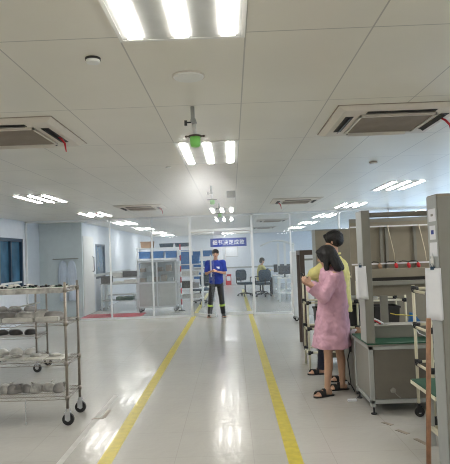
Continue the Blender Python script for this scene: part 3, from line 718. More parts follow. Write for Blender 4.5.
MB().box(-.31, .31, 0, .02, 0, .46).build('board', M['paper'], t); MB().box(-.33, .33, -.01, .02, -.02, 0).box(-.33, .33, -.01, .02, .46, .48).box(-.33, -.31, -.01, .02, 0, .46).box(.31, .33, -.01, .02, 0, .46).build('board_frame', M['benchl'], t)
t = thing('extinguisher_box', 'red fire extinguisher box on the floor at the far wall', 'fire box', (-.36, YB-.35, 0))
MB().box(0, .28, 0, .2, 0, .52).build('body', M['red'], t, bevel=.008); MB().box(.04, .24, -.006, 0, .22, .44).build('printed_label', M['paper'], t); MB().box(-.01, .29, -.01, .21, .52, .54).build('lid', M['red'], t)

# cage cabinet on casters
t = thing('cage_cabinet', 'grey double-door cabinet with shelves of cartons behind the glass', 'cabinet', (-2.68, 15.45, 0))
W_, D_, T_ = 1.1, .5, 1.44
b = MB()
for x in (0, W_/2-.02, W_-.04):
    b.box(x, x+.04, 0, .04, .12, T_)
    if x != W_/2-.02: b.box(x, x+.04, D_-.04, D_, .12, T_)
for z in (.12, .80, T_-.04): b.box(0, W_, 0, .04, z, z+.04); b.box(0, W_, D_-.04, D_, z, z+.04); b.box(0, .04, 0, D_, z, z+.04); b.box(W_-.04, W_, 0, D_, z, z+.04)
b.build('frame', M['alu'], t)
for i in (0, 1):
    x0 = .04+i*(W_/2-.02); x1 = x0+W_/2-.06
    dn = MB().box(x0+.01, x1-.01, .008, .02, .17, .79).build('lower_door', M['mesh_'], t)
    MB().box(x1-.05 if i == 0 else x0+.03, x1-.03 if i == 0 else x0+.05, -.015, .008, .42, .56).build('handle', M['steel'], dn)
    MB().box(x0+.005, x1-.005, .012, .018, .85, T_-.05).build('upper_door', M['film'], t)
for z in (.84, 1.12): MB().box(.04, W_-.04, .04, D_-.04, z, z+.012).build('shelf', M['benchl'], t)
MB().box(.03, W_-.03, D_-.02, D_-.01, .16, T_-.04).build('back_panel', M['mesh_'], t); MB().box(.01, W_-.01, .01, D_-.01, T_, T_+.012).build('top', M['benchl'], t)
for (x, y) in ((.06, .06), (W_-.06, .06), (.06, D_-.06), (W_-.06, D_-.06)): caster(t, x, y, .85)
gi = 0
for z, n_ in ((.852, 5), (1.132, 4)):
    for k in range(n_):
        w_ = .15; x = .06+k*(.98/n_); h_ = (.10, .16, .12, .18, .09)[k]
        t2 = thing('carton', '%s %s carton from the left on the %s shelf of the glass-side cabinet' % (nth[k], ('brown', 'white', 'brown', 'brown', 'pale')[k], 'upper' if z > 1 else 'lower'), 'carton', (-2.68+x, 15.45+.10, z), 0, 'cartons in the grey cabinet')
        MB().box(0, w_, 0, .22, 0, h_).build('body', M[('carton', 'white', 'carton', 'carton', 'pale')[k]], t2, bevel=.003)
        MB().box(w_*.42, w_*.58, -.001, .221, h_, h_+.001).build('tape', M['tape'], t2)
# rack with blue bins
def steel_rack(lab, loc, L, D, top, zs, m_='alu'):
    t = thing('steel_rack', lab, 'rack', loc, 0, 'steel racks behind the glass')
    for x in (0, L):
        for y in (0, D): MB().box(x-.02, x+.02, y-.02, y+.02, 0, top).build('post', M[m_], t)
    for z in zs: MB().box(-.01, L+.01, -.01, D+.01, z-.03, z).build('shelf', M[m_], t)
    return t
steel_rack('pale rack of blue bins behind the grey cabinet', (-3.0, 17.4, 0), 1.7, .5, 1.86, (.3, .75, 1.12, 1.50, 1.84))
for zi, z in enumerate((1.12, 1.50)):
    for k in range(4):
        crate('storage_bin', '%s blue bin from the left on the %s of the rack behind the cabinet' % (nth[k], ('third level', 'fourth level')[zi]), (-2.96+k*.42, 17.45, z), .36, .4, .22, 'blue', 'blue bins behind the cabinet', cat='bin')
crate('carton_box', 'brown carton standing on top of the rack left of the blue bins', (-2.9, 17.45, 1.84), .4, .3, .2, 'carton', cat='carton')
for k in range(2): crate('storage_bin', ('dark bin left on top of the rack with blue bins', 'dark bin right on top of the rack with blue bins')[k], (-2.3+k*.5, 17.45, 1.84), .42, .35, .12, 'chair', 'dark bins on top of the rack', cat='bin')
steel_rack('pale rack with machine parts just left of the glass doors', (-1.62, 16.4, 0), .7, .5, 1.75, (.28, .58, .95, 1.30, 1.70))
for k, (z, x, sx, sz, m_, lab) in enumerate(((1.30, .04, .6, .25, 'blue', 'wide blue bin on the rack just left of the doors'), (.95, .05, .55, .13, 'pale', 'pale tray on the rack just left of the doors'), (.58, .05, .30, .2, 'dark', 'dark round machine part box on the rack left of the doors'), (.28, .05, .6, .1, 'pale', 'low pale tray at the bottom of the rack left of the doors'), (.58, .40, .2, .14, 'casting', 'small grey box on the rack left of the doors'))):
    crate('storage_bin', lab, (-1.62+x, 16.45, z), sx, .38, sz, m_, cat='bin')
steel_rack('rack of blue bins seen through the left door leaf', (-1.35, 18.6, 0), .7, .5, 1.8, (.3, .75, 1.15, 1.5))
for zi, z in enumerate((.75, 1.15, 1.5)):
    for k in range(2): crate('storage_bin', '%s blue bin on the %s level of the rack behind the left door leaf' % (('left', 'right')[k], ('lower', 'middle', 'top')[zi]), (-1.33+k*.34, 18.65, z), .31, .38, .2, 'blue', 'blue bins behind the left door leaf', cat='bin')
# striped pole
t = thing('striped_pole', 'slim red and white striped pole behind the glass beside the cabinet', 'pole', (-1.47, 15.6, 0))
MB().cyl((0, 0, 0), (0, 0, .02), .09, .09, 20).build('base', M['rubber'], t, auto=True)
for k in range(12):
    MB().cyl((0, 0, .02+k*.155), (0, 0, .02+(k+1)*.155), .018, .018, 12).build('band', M['red' if k % 2 else 'paper'], t, auto=True)
# left work table with stacked goods
def work_table(lab, loc, L, D, h, low=None, m_='benchl', leg='alu', grp=None):
    t = thing('work_table', lab, 'table', loc, 0, grp)
    MB().box(0, L, 0, D, h-.03, h).build('tabletop', M[m_], t, bevel=.004)
    for (x, y) in ((.02, .02), (L-.06, .02), (.02, D-.06), (L-.06, D-.06)): MB().box(x, x+.04, y, y+.04, 0, h-.03).build('leg', M[leg], t)
    if low: MB().box(.02, L-.02, .03, D-.03, low-.02, low).build('lower_shelf', M[m_], t)
    return t
work_table('work table with stacked goods at the white door side', (-3.95, 16.3, 0), 1.15, .6, .80, .30)
work_table('second work table behind the first near the white wall', (-4.0, 17.3, 0), 1.0, .6, .95, .4)
for k, (x, w_, h_, m_, lab) in enumerate(((.02, .28, .22, 'dark', 'black machine box at the left end of the work table'), (.36, .3, .05, 'pale', 'pale flat parcel in the middle of the work table'), (.70, .38, .09, 'pale', 'pale flat parcel at the right of the work table'))):
    t = thing('parcel', lab, 'parcel', (-3.95+x, 16.38, .80)); MB().box(0, w_, 0, .4, 0, h_).build('body', M[m_], t, bevel=.008); MB().box(w_*.45, w_*.55, -.002, .402, h_-.002, h_+.002).build('strap', M['bench'], t)
for k, (x, w_, h_, m_, lab) in enumerate(((.1, .4, .14, 'pale', 'pale box on the second work table, left'), (.52, .45, .18, 'black', 'black case on the second work table, right'))):
    t = thing('parcel', lab, 'parcel', (-4.0+x, 17.38, .95)); MB().box(0, w_, 0, .4, 0, h_).build('body', M[m_], t, bevel=.008); MB().box(w_*.45, w_*.55, -.002, .402, h_-.002, h_+.002).build('strap', M['bench'], t)
t = thing('parcel', 'green parcel on the lower shelf of the work table', 'parcel', (-3.5, 16.4, .30)); MB().box(0, .5, 0, .35, 0, .1).build('body', M['esd'], t, bevel=.01); MB().box(.2, .24, -.002, .352, .1, .102).build('strap', M['pale'], t)
# lab coats
for k, x in enumerate((-4.60, -4.36)):
    t = thing('lab_coat', ('pale blue lab coat hanging on the left hook behind the glass', 'pale blue lab coat hanging on the right hook behind the glass')[k], 'coat', (x, 14.90, 1.55), 0, 'lab coats on the hooks')
    rings = []
    for z, a_, b_ in ((-.02, .03, .02), (-.06, .07, .045), (-.16, .085, .05), (-.5, .085, .055), (-.95, .10, .06), (-1.1, .105, .055)):
        rings.append(ering((0, 0, z), a_, b_, 24, fn=lambda th: 1+.10*math.sin(th*6+z*3)))
    MB().loft(rings).build('body', M['coat'], t, smooth=True)
    for s_ in (-1, 1): MB().tube([(s_*.07, 0, -.08), (s_*.10, -.01, -.3), (s_*.105, -.02, -.62)], [.02, .028, .03], 10).build('sleeve', M['coat'], t, smooth=True)
t = thing('coat_rail', 'thin dark coat rail on the grey wall behind the glass', 'rail', (-4.55, 14.98, 1.58))
MB().box(-.35, .35, -.01, .02, -.015, .015).build('rail', M['bench'], t)
for x in (-.13, .19, -.3, .32): MB().tube([(x, -.01, 0), (x, -.06, 0), (x, -.08, .02)], .006, 6).build('hook', M['bench'], t)

# office chairs
def office_chair(lab, loc, rz):
    t = thing('office_chair', lab, 'chair', loc, rz, 'teal office chairs')
    MB().loft([[V((x*s, y*s, z)) for x, y in ((-.2, -.24), (.2, -.24), (.25, -.18), (.25, .18), (.2, .23), (-.2, .23), (-.25, .18), (-.25, -.18))] for z, s in ((.42, .9), (.44, 1), (.49, 1), (.505, .92))]).build('seat', M['chair'], t, smooth=True)
    rings = []
    for z, w_, y in ((.56, .17, .25), (.62, .22, .27), (.78, .235, .275), (.90, .22, .285), (.96, .15, .30)):
        rings.append(ering((0, y, z), w_, .03, 18))
    MB().loft(rings).build('backrest', M['chair'], t, smooth=True)
    MB().tube([(0, .1, .42), (0, .30, .44), (0, .31, .66)], .02, 8).build('back_bracket', M['black'], t)
    MB().cyl((0, 0, .1), (0, 0, .42), .03, .025, 12).build('gas_column', M['black'], t)
    for s_ in (-1, 1): MB().tube([(s_*.22, .12, .43), (s_*.29, .12, .5), (s_*.29, .10, .67), (s_*.29, -.12, .68), (s_*.29, -.15, .64)], .018, 8).build('armrest', M['black'], t, smooth=True)
    for k in range(5):
        a_ = 2*PI*k/5+.3; c_, s_ = math.cos(a_), math.sin(a_)
        MB().tube([(0, 0, .11), (.15*c_, .15*s_, .10), (.28*c_, .28*s_, .075)], [.028, .022, .016], 8).build('base_arm', M['black'], t)
        MB().cyl((.28*c_-.02*s_, .28*s_+.02*c_, .03), (.28*c_+.02*s_, .28*s_-.02*c_, .03), .03, .03, 14).cyl((.28*c_, .28*s_, .03), (.28*c_, .28*s_, .08), .008).build('caster', M['rubber'], t)
    return t
oc = office_chair('teal office chair just right of the doorway man, behind the glass', (.44, 20.2, 0), .5)
copytree(oc, (1.05, 19.6, 0), PI+.25, 'teal office chair in front of the seated worker in yellow')
copytree(oc, (-1.05, 17.6, 0), -.6, 'teal office chair seen through the left door leaf')
# desks with monitors on the right
work_table('long white work desk behind the glass at right, nearest part', (1.42, 17.4, 0), 1.9, .75, .74, .25, 'white', 'alu', 'white desks at right')
work_table('long white work desk behind the first one, under the curved light frame', (1.42, 19.4, 0), 1.9, .75, .74, .25, 'white', 'alu', 'white desks at right')
def monitor(lab, loc, rz, w_=.42, h_=.28, z=.0):
    t = thing('monitor', lab, 'monitor', loc, rz, 'monitors on the white desks')
    MB().box(-w_/2, w_/2, -.02, .02, .10, .10+h_).build('screen', M['black'], t, bevel=.006); MB().box(-.02, .02, .0, .03, 0, .2).build('stand', M['black'], t); MB().box(-.1, .1, -.07, .08, 0, .012).build('base', M['black'], t, bevel=.003)
    return t
mo = monitor('black monitor at the left end of the nearest white desk', (1.68, 17.8, .74), .2)
for (x, y, lab) in ((2.15, 17.8, 'black monitor in the middle of the nearest white desk'), (1.68, 19.8, 'black monitor at the left end of the rear white desk'), (2.15, 19.8, 'black monitor in the middle of the rear white desk')): copytree(mo, (x, y, .74), .2, lab)
t = thing('light_frame', 'white curved overhead light frame on posts above the white desks', 'light frame', (1.5, 18.3, 0))
for x in (.0, .22, .5): MB().box(x, x+.07, 0, .05, 0.0, 1.86).build('post', M['white'], t)
for dy in (-.35, 0, .35):
    MB().tube([(-.55+.1*k, dy, 1.78+.16*math.sin(PI*min(1, k/11*1.0))) for k in range(12)], .018, 8).build('curved_rail', M['white'], t, smooth=True)
for k in range(1, 11): MB().tube([(-.55+.1*k, -.4, 1.78+.16*math.sin(PI*k/11)), (-.55+.1*k, .4, 1.78+.16*math.sin(PI*k/11))], .012, 6).build('cross_slat', M['white'], t)

# ------------------------------------------------------------------ people
def hand(mb, W_, dr_, n, tdir, s=1., curl=.5):
    """W_: wrist; dr_: along the fingers; n: the way the palm faces; tdir: thumb side"""
    dr_ = V(dr_).normalized(); n = V(n); n = (n-dr_*n.dot(dr_)).normalized(); td = dr_.cross(n); td = td if td.dot(V(tdir)) > 0 else -td
    W_ = V(W_)
    for i, (o, L) in enumerate(((.026, .072), (.009, .08), (-.009, .074), (-.026, .058))):
        k0 = W_+td*(o*.6*s)+dr_*(.01*s); k1 = W_+dr_*(.085*s-.004*abs(i-1)*s)+td*(o*s)
        mb.cap(k0, k1, .0125*s, .0105*s, 8)
        a = curl*.6; p = k1
        for seg, rr in ((.45, .0092), (.32, .0082), (.25, .0072)):
            q = p+(dr_*math.cos(a)+n*math.sin(a))*(L*seg*s); mb.cap(p, q, rr*s, rr*s*.93, 8); p = q; a += curl*.7
    p = W_+dr_*(.025*s)+td*(.02*s); q = p+(dr_*.6+td*.75+n*.25).normalized()*(.038*s); mb.cap(p, q, .0135*s, .0105*s, 8)
    q2 = q+(dr_*.9+td*.2+n*.35).normalized()*(.03*s); mb.cap(q, q2, .0105*s, .0085*s, 8)
def head(mb, c, f, up, s=1.):
    """c: centre of the head; f: facing"""
    f = V(f).normalized(); up = V(up); up = (up-f*up.dot(f)).normalized(); sd = up.cross(f)
    R_ = Matrix((sd, f, up)).transposed()
    P_ = lambda x, y, z: V(c)+R_ @ V((x*s, y*s, z*s))
    mb.ell(P_(0, -.012, .025), .074*s, .092*s, .088*s, 20, 14, R_); mb.ell(P_(0, .018, -.03), .058*s, .066*s, .075*s, 18, 12, R_)
    mb.ell(P_(0, .048, -.075), .028*s, .03*s, .028*s, 12, 8, R_)      # chin
    mb.cap(P_(0, .078, .012), P_(0, .096, -.018), .009*s, .013*s, 8)       # nose
    mb.ell(P_(0, .078, -.048), .022*s, .010*s, .010*s, 10, 8, R_)     # mouth
    mb.ell(P_(0, .072, .03), .048*s, .014*s, .012*s, 12, 8, R_)       # brow
    for q in (-1, 1):
        mb.ell(P_(q*.076, -.008, -.002), .011*s, .018*s, .03*s, 10, 8, R_); mb.ell(P_(q*.035, .055, -.015), .022*s, .022*s, .022*s, 10, 8, R_)
    marks = [(P_(-.03, .078, .008), .011*s, 1), (P_(.03, .078, .008), .011*s, 1), (P_(0, .088, -.050), .014*s, 2), (P_(-.03, .083, .032), .011*s, 1), (P_(.03, .083, .032), .011*s, 1)]
    return P_, R_, marks
def foot(mb, A, f, s=1.):
    """A: ankle joint"""
    A = V(A); f = V((f[0], f[1], 0)).normalized(); g = V((0, 0, 1)); sd = g.cross(f); z0 = A.z
    mb.ell(A-f*.03*s+V((0, 0, -z0+.035)), .032*s, .035*s, .034*s, 12, 8); mb.cap(A, A+f*.01*s+V((0, 0, -z0+.045)), .036*s, .036*s, 12)
    mb.cap(A+f*.02*s+V((0, 0, -z0+.05)), A+f*.12*s+V((0, 0, -z0+.03)), .036*s, .028*s, 12)
    for k in range(5):
        o = (-.034+.017*k)*s; mb.cap(A+f*.10*s+sd*o+V((0, 0, -z0+.026)), A+f*(.165-.009*abs(k-1.2))*s+sd*o*1.05+V((0, 0, -z0+.018)), .016*s, .010*s, 8)
def torso_rings(pel, chest, neck, f, w_hip, w_waist, w_sh, dep, infl=0., lo=-.10, hi=True):
    f = V((f[0], f[1], 0)).normalized(); sd = V((0, 0, 1)).cross(f); pel, chest, neck = V(pel), V(chest), V(neck)
    R_ = []
    ks = [(pel+V((0, 0, lo)), w_hip*.92, dep*.95), (pel, w_hip, dep), (pel.lerp(chest, .45), w_waist, dep*.85), (chest, w_sh*.86, dep*1.02), (chest.lerp(neck, .55), w_sh*.84, dep*.85), (chest.lerp(neck, .80), w_sh*.52, dep*.6), (chest.lerp(neck, .95), .065, .065)]
    for c, a, b in ks: R_.append(ering(c, a+infl, b+infl, 24, sd, f))
    return R_
def person_body(name, parent, J, skin='skin', vox=.0075, s=1.):
    mb = MB(); f = J['f']
    mb.loft(torso_rings(J['pel'], J['chest'], J['neck'], f, .16*s, .125*s, .175*s, .105*s))
    P_, R_, marks = head(mb, J['head'], J['hf'], J.get('hup', (0, 0, 1)), s)
    mb.cap(V(J['neck'])-V((0, 0, .05)), V(J['head'])+V((0, 0, -.04)), .055*s, .05*s, 14)
    for q in ('L', 'R'):
        sh, el, wr, fi, pn, tdv = J['arm'+q]
        mb.cap(V(J['neck']).lerp(V(sh), .45)-V((0, 0, .035)), sh, .05*s, .052*s); mb.cap(sh, el, .049*s, .038*s); mb.cap(el, wr, .037*s, .025*s)
        hand(mb, wr, fi, pn, tdv, s*1.0, J.get('curl', .7))
        hp, kn, an, fd = J['leg'+q]
        mb.cap(hp, kn, .082*s, .052*s, 14); kn_, an_ = V(kn), V(an)
        back = -V((fd[0], fd[1], 0)).normalized()
        mb.cap(kn_, kn_.lerp(an_, .35)+back*.012, .050*s, .052*s, 14); mb.cap(kn_.lerp(an_, .35)+back*.012, an_, .052*s, .033*s, 14)
        foot(mb, an, fd, s)
    def fa(c):
        for p, rr, i in marks:
            if (c-p).length < rr: return i
        return 0
    remeshed(mb, 'body', [M[skin], M['eye'], M['lips']], parent, vox, smooth=2, faceassign=fa)
    return P_, R_
def shoe(parent, A, f, sandal, s=1., m_='black'):
    A = V(A); f = V((f[0], f[1], 0)).normalized(); sd = V((0, 0, 1)).cross(f); b = MB(); g = V((A.x, A.y, 0))
    prof = ((-.075, .026), (-.06, .036), (0, .036), (.06, .043), (.12, .046), (.165, .034), (.18, .014))
    n_ = len(prof); pts = [g+f*x*s+sd*w_*s for x, w_ in prof]+[g+f*x*s-sd*w_*s for x, w_ in reversed(prof)]
    b.loft([[p+V((0, 0, z)) for p in pts] for z in (.0, .016)])
    b.build('sandal_sole' if sandal else 'shoe_sole', M[m_], parent, bevel=.003)
    if sandal:
        for x0, x1, tw in ((.03, .065, .02), (.085, .13, -.02)):
            rings = []
            for k in range(11):
                th = PI*k/10; w_ = .050; h_ = .068 if x0 < .05 else .052
                c = g+sd*(w_*math.cos(th))*s+V((0, 0, .012+h_*math.sin(th)))
                rings.append([c+f*(x0+tw*math.cos(th))*s, c+f*(x1+tw*math.cos(th))*s, c+f*(x1+tw*math.cos(th))*s+(sd*math.cos(th)+V((0, 0, math.sin(th))))*.006, c+f*(x0+tw*math.cos(th))*s+(sd*math.cos(th)+V((0, 0, math.sin(th))))*.006])
            MB().loft(rings).build('sandal_strap', M[m_], parent, smooth=False)
    else:
        u_ = MB(); u_.cap(g-f*.03*s+V((0, 0, .05)), g+f*.02*s+V((0, 0, .055)), .042*s, .044*s); u_.cap(g+f*.02*s+V((0, 0, .05)), g+f*.12*s+V((0, 0, .038)), .044*s, .036*s); u_.cyl(g+V((0, 0, .05)), g+V((0, 0, .11)), .045*s, .045*s, 14)
        remeshed(u_, 'shoe_upper', M[m_], parent, .008, smooth=2)

# --- woman in the pink smock (facing left)
wx, wy = 1.04, 6.0
t = thing('person', 'woman in a pink smock and dark sandals standing by the bench, black bob', 'person', (wx, wy, 0))
fw = V((-1, -.12, 0)).normalized()
J = dict(f=fw, hf=V((-1, .12, -.28)), pel=(.03, .04, .84), chest=(.03, .03, 1.14), neck=(.0, .02, 1.345), head=(-.02, .02, 1.485),
         armL=((.03, -.13, 1.28), (-.09, -.16, 1.06), (-.215, -.13, 1.20), (-.7, .1, .55), (.1, 1, 0), (-.3, 0, 1)),
         armR=((.04, .19, 1.28), (-.07, .20, 1.06), (-.20, .07, 1.18), (-.7, -.2, .5), (0, -1, 0), (-.3, 0, 1)),
         legL=((.01, -.05, .82), (-.05, -.04, .46), (-.075, -.05, .085), (-1, -.45, 0)),
         legR=((.06, .13, .82), (.11, .17, .46), (.135, .20, .085), (-1, -.15, 0)), curl=.9)
P_, R_ = person_body('woman', t, J, 'legskin', .0065, .93)
sm = MB()
wav = lambda ph: (lambda th: 1+.035*math.sin(5*th+ph)+.02*math.sin(9*th+ph*2))
rg = []
for z, a, b, cx, cy, k in ((1.365, .06, .055, .0, .02, 0), (1.345, .10, .075, .01, .02, 0), (1.315, .125, .145, .03, .02, 0), (1.22, .138, .175, .04, .03, .2), (1.08, .145, .175, .045, .035, .4), (.92, .165, .20, .035, .04, .7), (.75, .178, .215, .025, .05, 1), (.60, .192, .215, .012, .05, 1), (.50, .205, .21, .005, .055, 1)):
    ww = lambda th, k=k, z=z: 1+k*(.045*math.sin(5*th+z)+.025*math.sin(9*th+2))
    rg.append(ering((cx, cy, z+0), a, b, 40, fn=ww))
sm.loft(rg)
for sh, el, wr in ((J['armL'][0], J['armL'][1], J['armL'][2]), (J['armR'][0], J['armR'][1], J['armR'][2])):
    sh, el, wr = V(sh), V(el), V(wr)
    sm.cap(sh-V((0, 0, .02)), el, .072, .066, 14); dr_ = (wr-el); sm.ell(el, .066, .066, .066, 14, 10); sm.cyl(el, el+dr_*.78, .064, .068, 16)
remeshed(sm, 'smock', M['pink'], t, .009, disp=.032, dscale=.085, smooth=2)
for kx, (sh, el, wr) in enumerate(((J['armL'][0], J['armL'][1], J['armL'][2]), (J['armR'][0], J['armR'][1], J['armR'][2]))):
    el, wr = V(el), V(wr); MB().cyl(el+(wr-el)*.70, el+(wr-el)*.82, .071, .072, 20).build('cuff', M['pink'], t, bevel=.004, auto=True)
MB().tube([V((.0+.066*math.cos(a_), .02+.062*math.sin(a_), 1.362+.012*math.cos(a_))) for a_ in [2*PI*k/20 for k in range(21)]], .010, 8).build('collar', M['pink'], t, smooth=True)
hb = MB()
hc = V(J['head'])
hb.ell(P_(0, -.022, .03), .092, .108, .097, 20, 14, R_)
for q in (-1, 1): hb.cap(P_(q*.072, -.01, .03), P_(q*.085, .035, -.13), .038, .030); hb.cap(P_(q*.055, .045, .06), P_(q*.075, .055, -.03), .028, .022)
for a_ in range(-4, 5):
    th = a_*.30; hb.cap(P_(.075*math.sin(th), -.03-.065*math.cos(th), .02), P_(.104*math.sin(th), -.035-.100*math.cos(th), -.165-.012*(a_ % 2)), .044, .034)
hb.cap(P_(-.045, .068, .075), P_(.045, .068, .075), .026, .026)
remeshed(hb, 'hair', M['hair'], t, .008, disp=.006, dscale=.03, smooth=1)
shoe(t, J['legL'][2], J['legL'][3], True, .95); shoe(t, J['legR'][2], J['legR'][3], True, .95)
ph = MB().box(-.005, .005, -.03, .03, -.055, .055).build('handheld_part', M['black'], bevel=.003, loc=(wx-.285, wy-.075, 1.275)); ph.rotation_euler = (0, -.5, .2)
tag(ph, 'small dark device held up in the hands of the woman in pink', 'device')

# --- man in the yellow shirt behind her
mx_, my_ = 1.22, 6.78
t = thing('person', 'man in a loose yellow shirt and dark trousers behind the woman in pink', 'person', (mx_, my_, 0))
fm = V((-.95, .30, 0)).normalized()
J = dict(f=fm, hf=V((-.9, .45, -.2)), pel=(.06, .0, .92), chest=(.05, .0, 1.26), neck=(.04, .02, 1.49), head=(.035, .03, 1.655),
         armL=((-.01, -.20, 1.43), (-.245, -.13, 1.27), (-.08, -.15, 1.235), (1, -.05, .15), (0, 1, 0), (0, 0, 1)),
         armR=((.10, .20, 1.43), (-.12, .22, 1.22), (-.12, .02, 1.20), (.3, -1, .1), (1, 0, 0), (0, 0, 1)),
         legL=((.05, -.09, .90), (.04, -.14, .50), (.06, -.17, .085), (-1, -.2, 0)),
         legR=((.0, .10, .90), (-.10, .17, .50), (-.14, .22, .085), (-1, -.1, 0)), curl=.8)
P_, R_ = person_body('man', t, J, 'skin', .0075, 1.02)
sm = MB(); sm.loft([[p for p in r_] for r_ in torso_rings(J['pel'], J['chest'], J['neck'], fm, .18, .19, .215, .15, .015, -.12)])
sh, el, wr = [V(x) for x in J['armL'][:3]]; sm.cap(sh-V((0, 0, .015)), el, .078, .074, 14); sm.cyl(el, el+(wr-el)*.25, .066, .06, 14)
sh, el, wr = [V(x) for x in J['armR'][:3]]; sm.cap(sh-V((0, 0, .015)), el, .078, .070, 14); sm.cyl(el, el+(wr-el)*.4, .06, .058, 14)
remeshed(sm, 'shirt', M['yshirt'], t, .010, disp=.03, dscale=.10, smooth=3)
MB().tube([V((.045+.066*math.cos(a_), .02+.066*math.sin(a_), 1.50+.01*math.cos(a_))) for a_ in [2*PI*k/20 for k in range(21)]], .013, 8).build('collar', M['yshirt'], t, smooth=True)
tr = MB(); tr.loft([ering(V(J['pel'])+V((0, 0, z)), .172, .125, 20, V((0, 0, 1)).cross(fm), fm) for z in (-.12, -.02, .03)])
for q in ('L', 'R'):
    hp, kn, an, fd = J['leg'+q]; hp, kn, an = V(hp), V(kn), V(an); tr.cap(hp, kn, .098, .072, 14); tr.cyl(kn, an+V((0, 0, -.02)), .072, .06, 16)
remeshed(tr, 'trousers', M['navy'], t, .011, disp=.015, dscale=.1, smooth=2)
hb = MB(); hb.ell(P_(0, -.02, .05), .104, .118, .094, 20, 14, R_); hb.ell(P_(0, -.045, .01), .096, .088, .085, 18, 12, R_); hb.cap(P_(-.04, .07, .085), P_(.04, .07, .085), .027, .027)
for q in (-1, 1): hb.cap(P_(q*.072, .01, .05), P_(q*.075, .0, .02), .02, .012)
remeshed(hb, 'hair', M['hair'], t, .008, disp=.014, dscale=.02, smooth=1)
shoe(t, J['legL'][2], J['legL'][3], True, 1.05); shoe(t, J['legR'][2], J['legR'][3], True, 1.05)

# --- man in blue in the doorway (facing the camera)
t = thing('person', 'man in a royal blue polo and black trousers walking through the glass doorway', 'person', (-.42, 13.72, 0))
J = dict(f=(0, -1, 0), hf=V((.05, -1, -.06)), pel=(0, 0, .88), chest=(0, -.01, 1.18), neck=(0, 0, 1.405), head=(.01, -.02, 1.56),
         armR=((-.19, 0, 1.35), (-.235, -.03, 1.08), (-.10, -.25, 1.15), (.6, -.7, .4), (.4, 0, -1), (0, 0, 1)),
         armL=((.19, 0, 1.35), (.225, -.03, 1.08), (.05, -.22, 1.13), (-1, -.2, .3), (0, .6, -.6), (0, 0, 1)),
         legR=((-.09, 0, .86), (-.14, -.04, .48), (-.185, .02, .085), (-.2, -1, 0)),
         legL=((.09, 0, .86), (.12, -.04, .48), (.15, .02, .085), (.25, -1, 0)), curl=.7)
P_, R_ = person_body('doorman', t, J, 'skin', .008, .97)
sm = MB(); sm.loft(torso_rings(J['pel'], J['chest'], J['neck'], J['f'], .168, .16, .205, .125, .014, -.06))
for q in 'LR':
    sh, el, wr = [V(x) for x in J['arm'+q][:3]]; sm.cap(V(J['neck']).lerp(sh, .45)-V((0, 0, .04)), sh, .066, .07, 14); sm.cap(sh, sh.lerp(el, .5), .070, .064, 14); sm.cyl(sh.lerp(el, .5), sh.lerp(el, .85), .064, .066, 16)
remeshed(sm, 'polo_shirt', M['bshirt'], t, .010, disp=.015, dscale=.1, smooth=2)
MB().box(.0, .10, -.135, -.125, 1.20, 1.25).build('chest_badge', M['paper'], t)
MB().tube([V((.062*math.cos(a_), .062*math.sin(a_), 1.41+.012*math.sin(a_))) for a_ in [2*PI*k/20 for k in range(21)]], .012, 8).build('collar', M['bshirt'], t, smooth=True)
tr = MB(); tr.loft([ering(V(J['pel'])+V((0, 0, z)), .165, .12, 20) for z in (-.12, -.04, .0)])
for q in 'LR':
    hp, kn, an, fd = J['leg'+q]; hp, kn, an = V(hp), V(kn), V(an); tr.cap(hp, kn, .092, .070, 14); tr.cyl(kn, an, .070, .060, 16)
    MB().cyl(kn.lerp(an, .40), kn.lerp(an, .52), .073, .072, 18).build('reflective_band', M['hi'], t)
    shoe(t, an, fd, False, 1.0)
remeshed(tr, 'trousers', M['black'], t, .011, disp=.01, dscale=.1, smooth=2)
hb = MB(); hb.ell(P_(0, -.02, .052), .088, .100, .080, 20, 14, R_); hb.ell(P_(0, -.05, .01), .08, .066, .08, 16, 10, R_); hb.cap(P_(-.045, .06, .088), P_(.045, .06, .088), .026, .026)
remeshed(hb, 'hair', M['hair'], t, .009, disp=.012, dscale=.02, smooth=1)

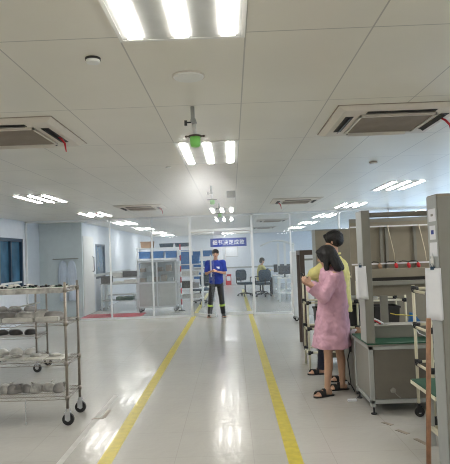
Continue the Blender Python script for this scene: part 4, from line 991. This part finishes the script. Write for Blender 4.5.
# --- seated worker far behind, in pale yellow, back to the camera
oc4 = copytree(oc, (1.02, 20.75, 0), PI+1.3, 'teal office chair that the far seated worker in yellow sits on')
t = thing('person', 'seated worker in a pale yellow top at the far desks behind the glass', 'person', (1.02, 20.75, 0))
J = dict(f=(1, .3, 0), hf=V((1, .3, -.3)), pel=(0, 0, .60), chest=(.03, .01, .90), neck=(.07, .02, 1.11), head=(.11, .03, 1.25),
         armL=((.02, .19, 1.05), (.20, .22, .85), (.38, .16, .90), (1, -.2, 0), (0, 0, -1), (0, -1, 0)),
         armR=((.10, -.17, 1.05), (.26, -.14, .85), (.42, -.05, .90), (1, .2, 0), (0, 0, -1), (0, 1, 0)),
         legL=((.02, .09, .585), (.44, .16, .55), (.42, .17, .085), (1, .3, 0)), legR=((.03, -.09, .585), (.44, -.06, .55), (.42, -.06, .085), (1, .3, 0)), curl=.5)
P_, R_ = person_body('worker', t, J, 'skin', .010, .95)
sm = MB(); sm.loft(torso_rings(J['pel'], J['chest'], J['neck'], J['f'], .17, .15, .18, .12, .012, -.05))
for q in 'LR':
    sh, el, wr = [V(x) for x in J['arm'+q][:3]]; sm.cap(sh-V((0, 0, .01)), el, .066, .058, 12); sm.cyl(el, el.lerp(wr, .8), .056, .05, 14)
remeshed(sm, 'smock', M['yshirt'], t, .012, disp=.02, dscale=.1, smooth=2)
tr = MB()
for q in 'LR':
    hp, kn, an, fd = J['leg'+q]; tr.cap(hp, kn, .088, .068, 12); tr.cyl(kn, an, .068, .058, 14); shoe(t, an, fd, False, .95)
remeshed(tr, 'trousers', M['navy'], t, .012, disp=.01, smooth=2)
hb = MB(); hb.ell(P_(0, -.02, .045), .088, .102, .084, 18, 12, R_); hb.ell(P_(0, -.05, -.01), .082, .066, .095, 16, 10, R_)
remeshed(hb, 'hair', M['hair'], t, .010, disp=.008, dscale=.02, smooth=1)

# ------------------------------------------------------------------ light and view
w = bpy.data.worlds.new('world'); bpy.context.scene.world = w; w.use_nodes = True
w.node_tree.nodes['Background'].inputs[0].default_value = (.6, .75, 1, 1); w.node_tree.nodes['Background'].inputs[1].default_value = .6
sc = bpy.context.scene
sc.view_settings.view_transform = 'Standard'; sc.view_settings.look = 'None'; sc.view_settings.gamma = 1; sc.view_settings.exposure = 0.15
sc.cycles.use_denoising = True; sc.cycles.filter_width = 1.05
sc.cycles.max_bounces = 8; sc.cycles.transparent_max_bounces = 16; sc.cycles.sample_clamp_indirect = 8
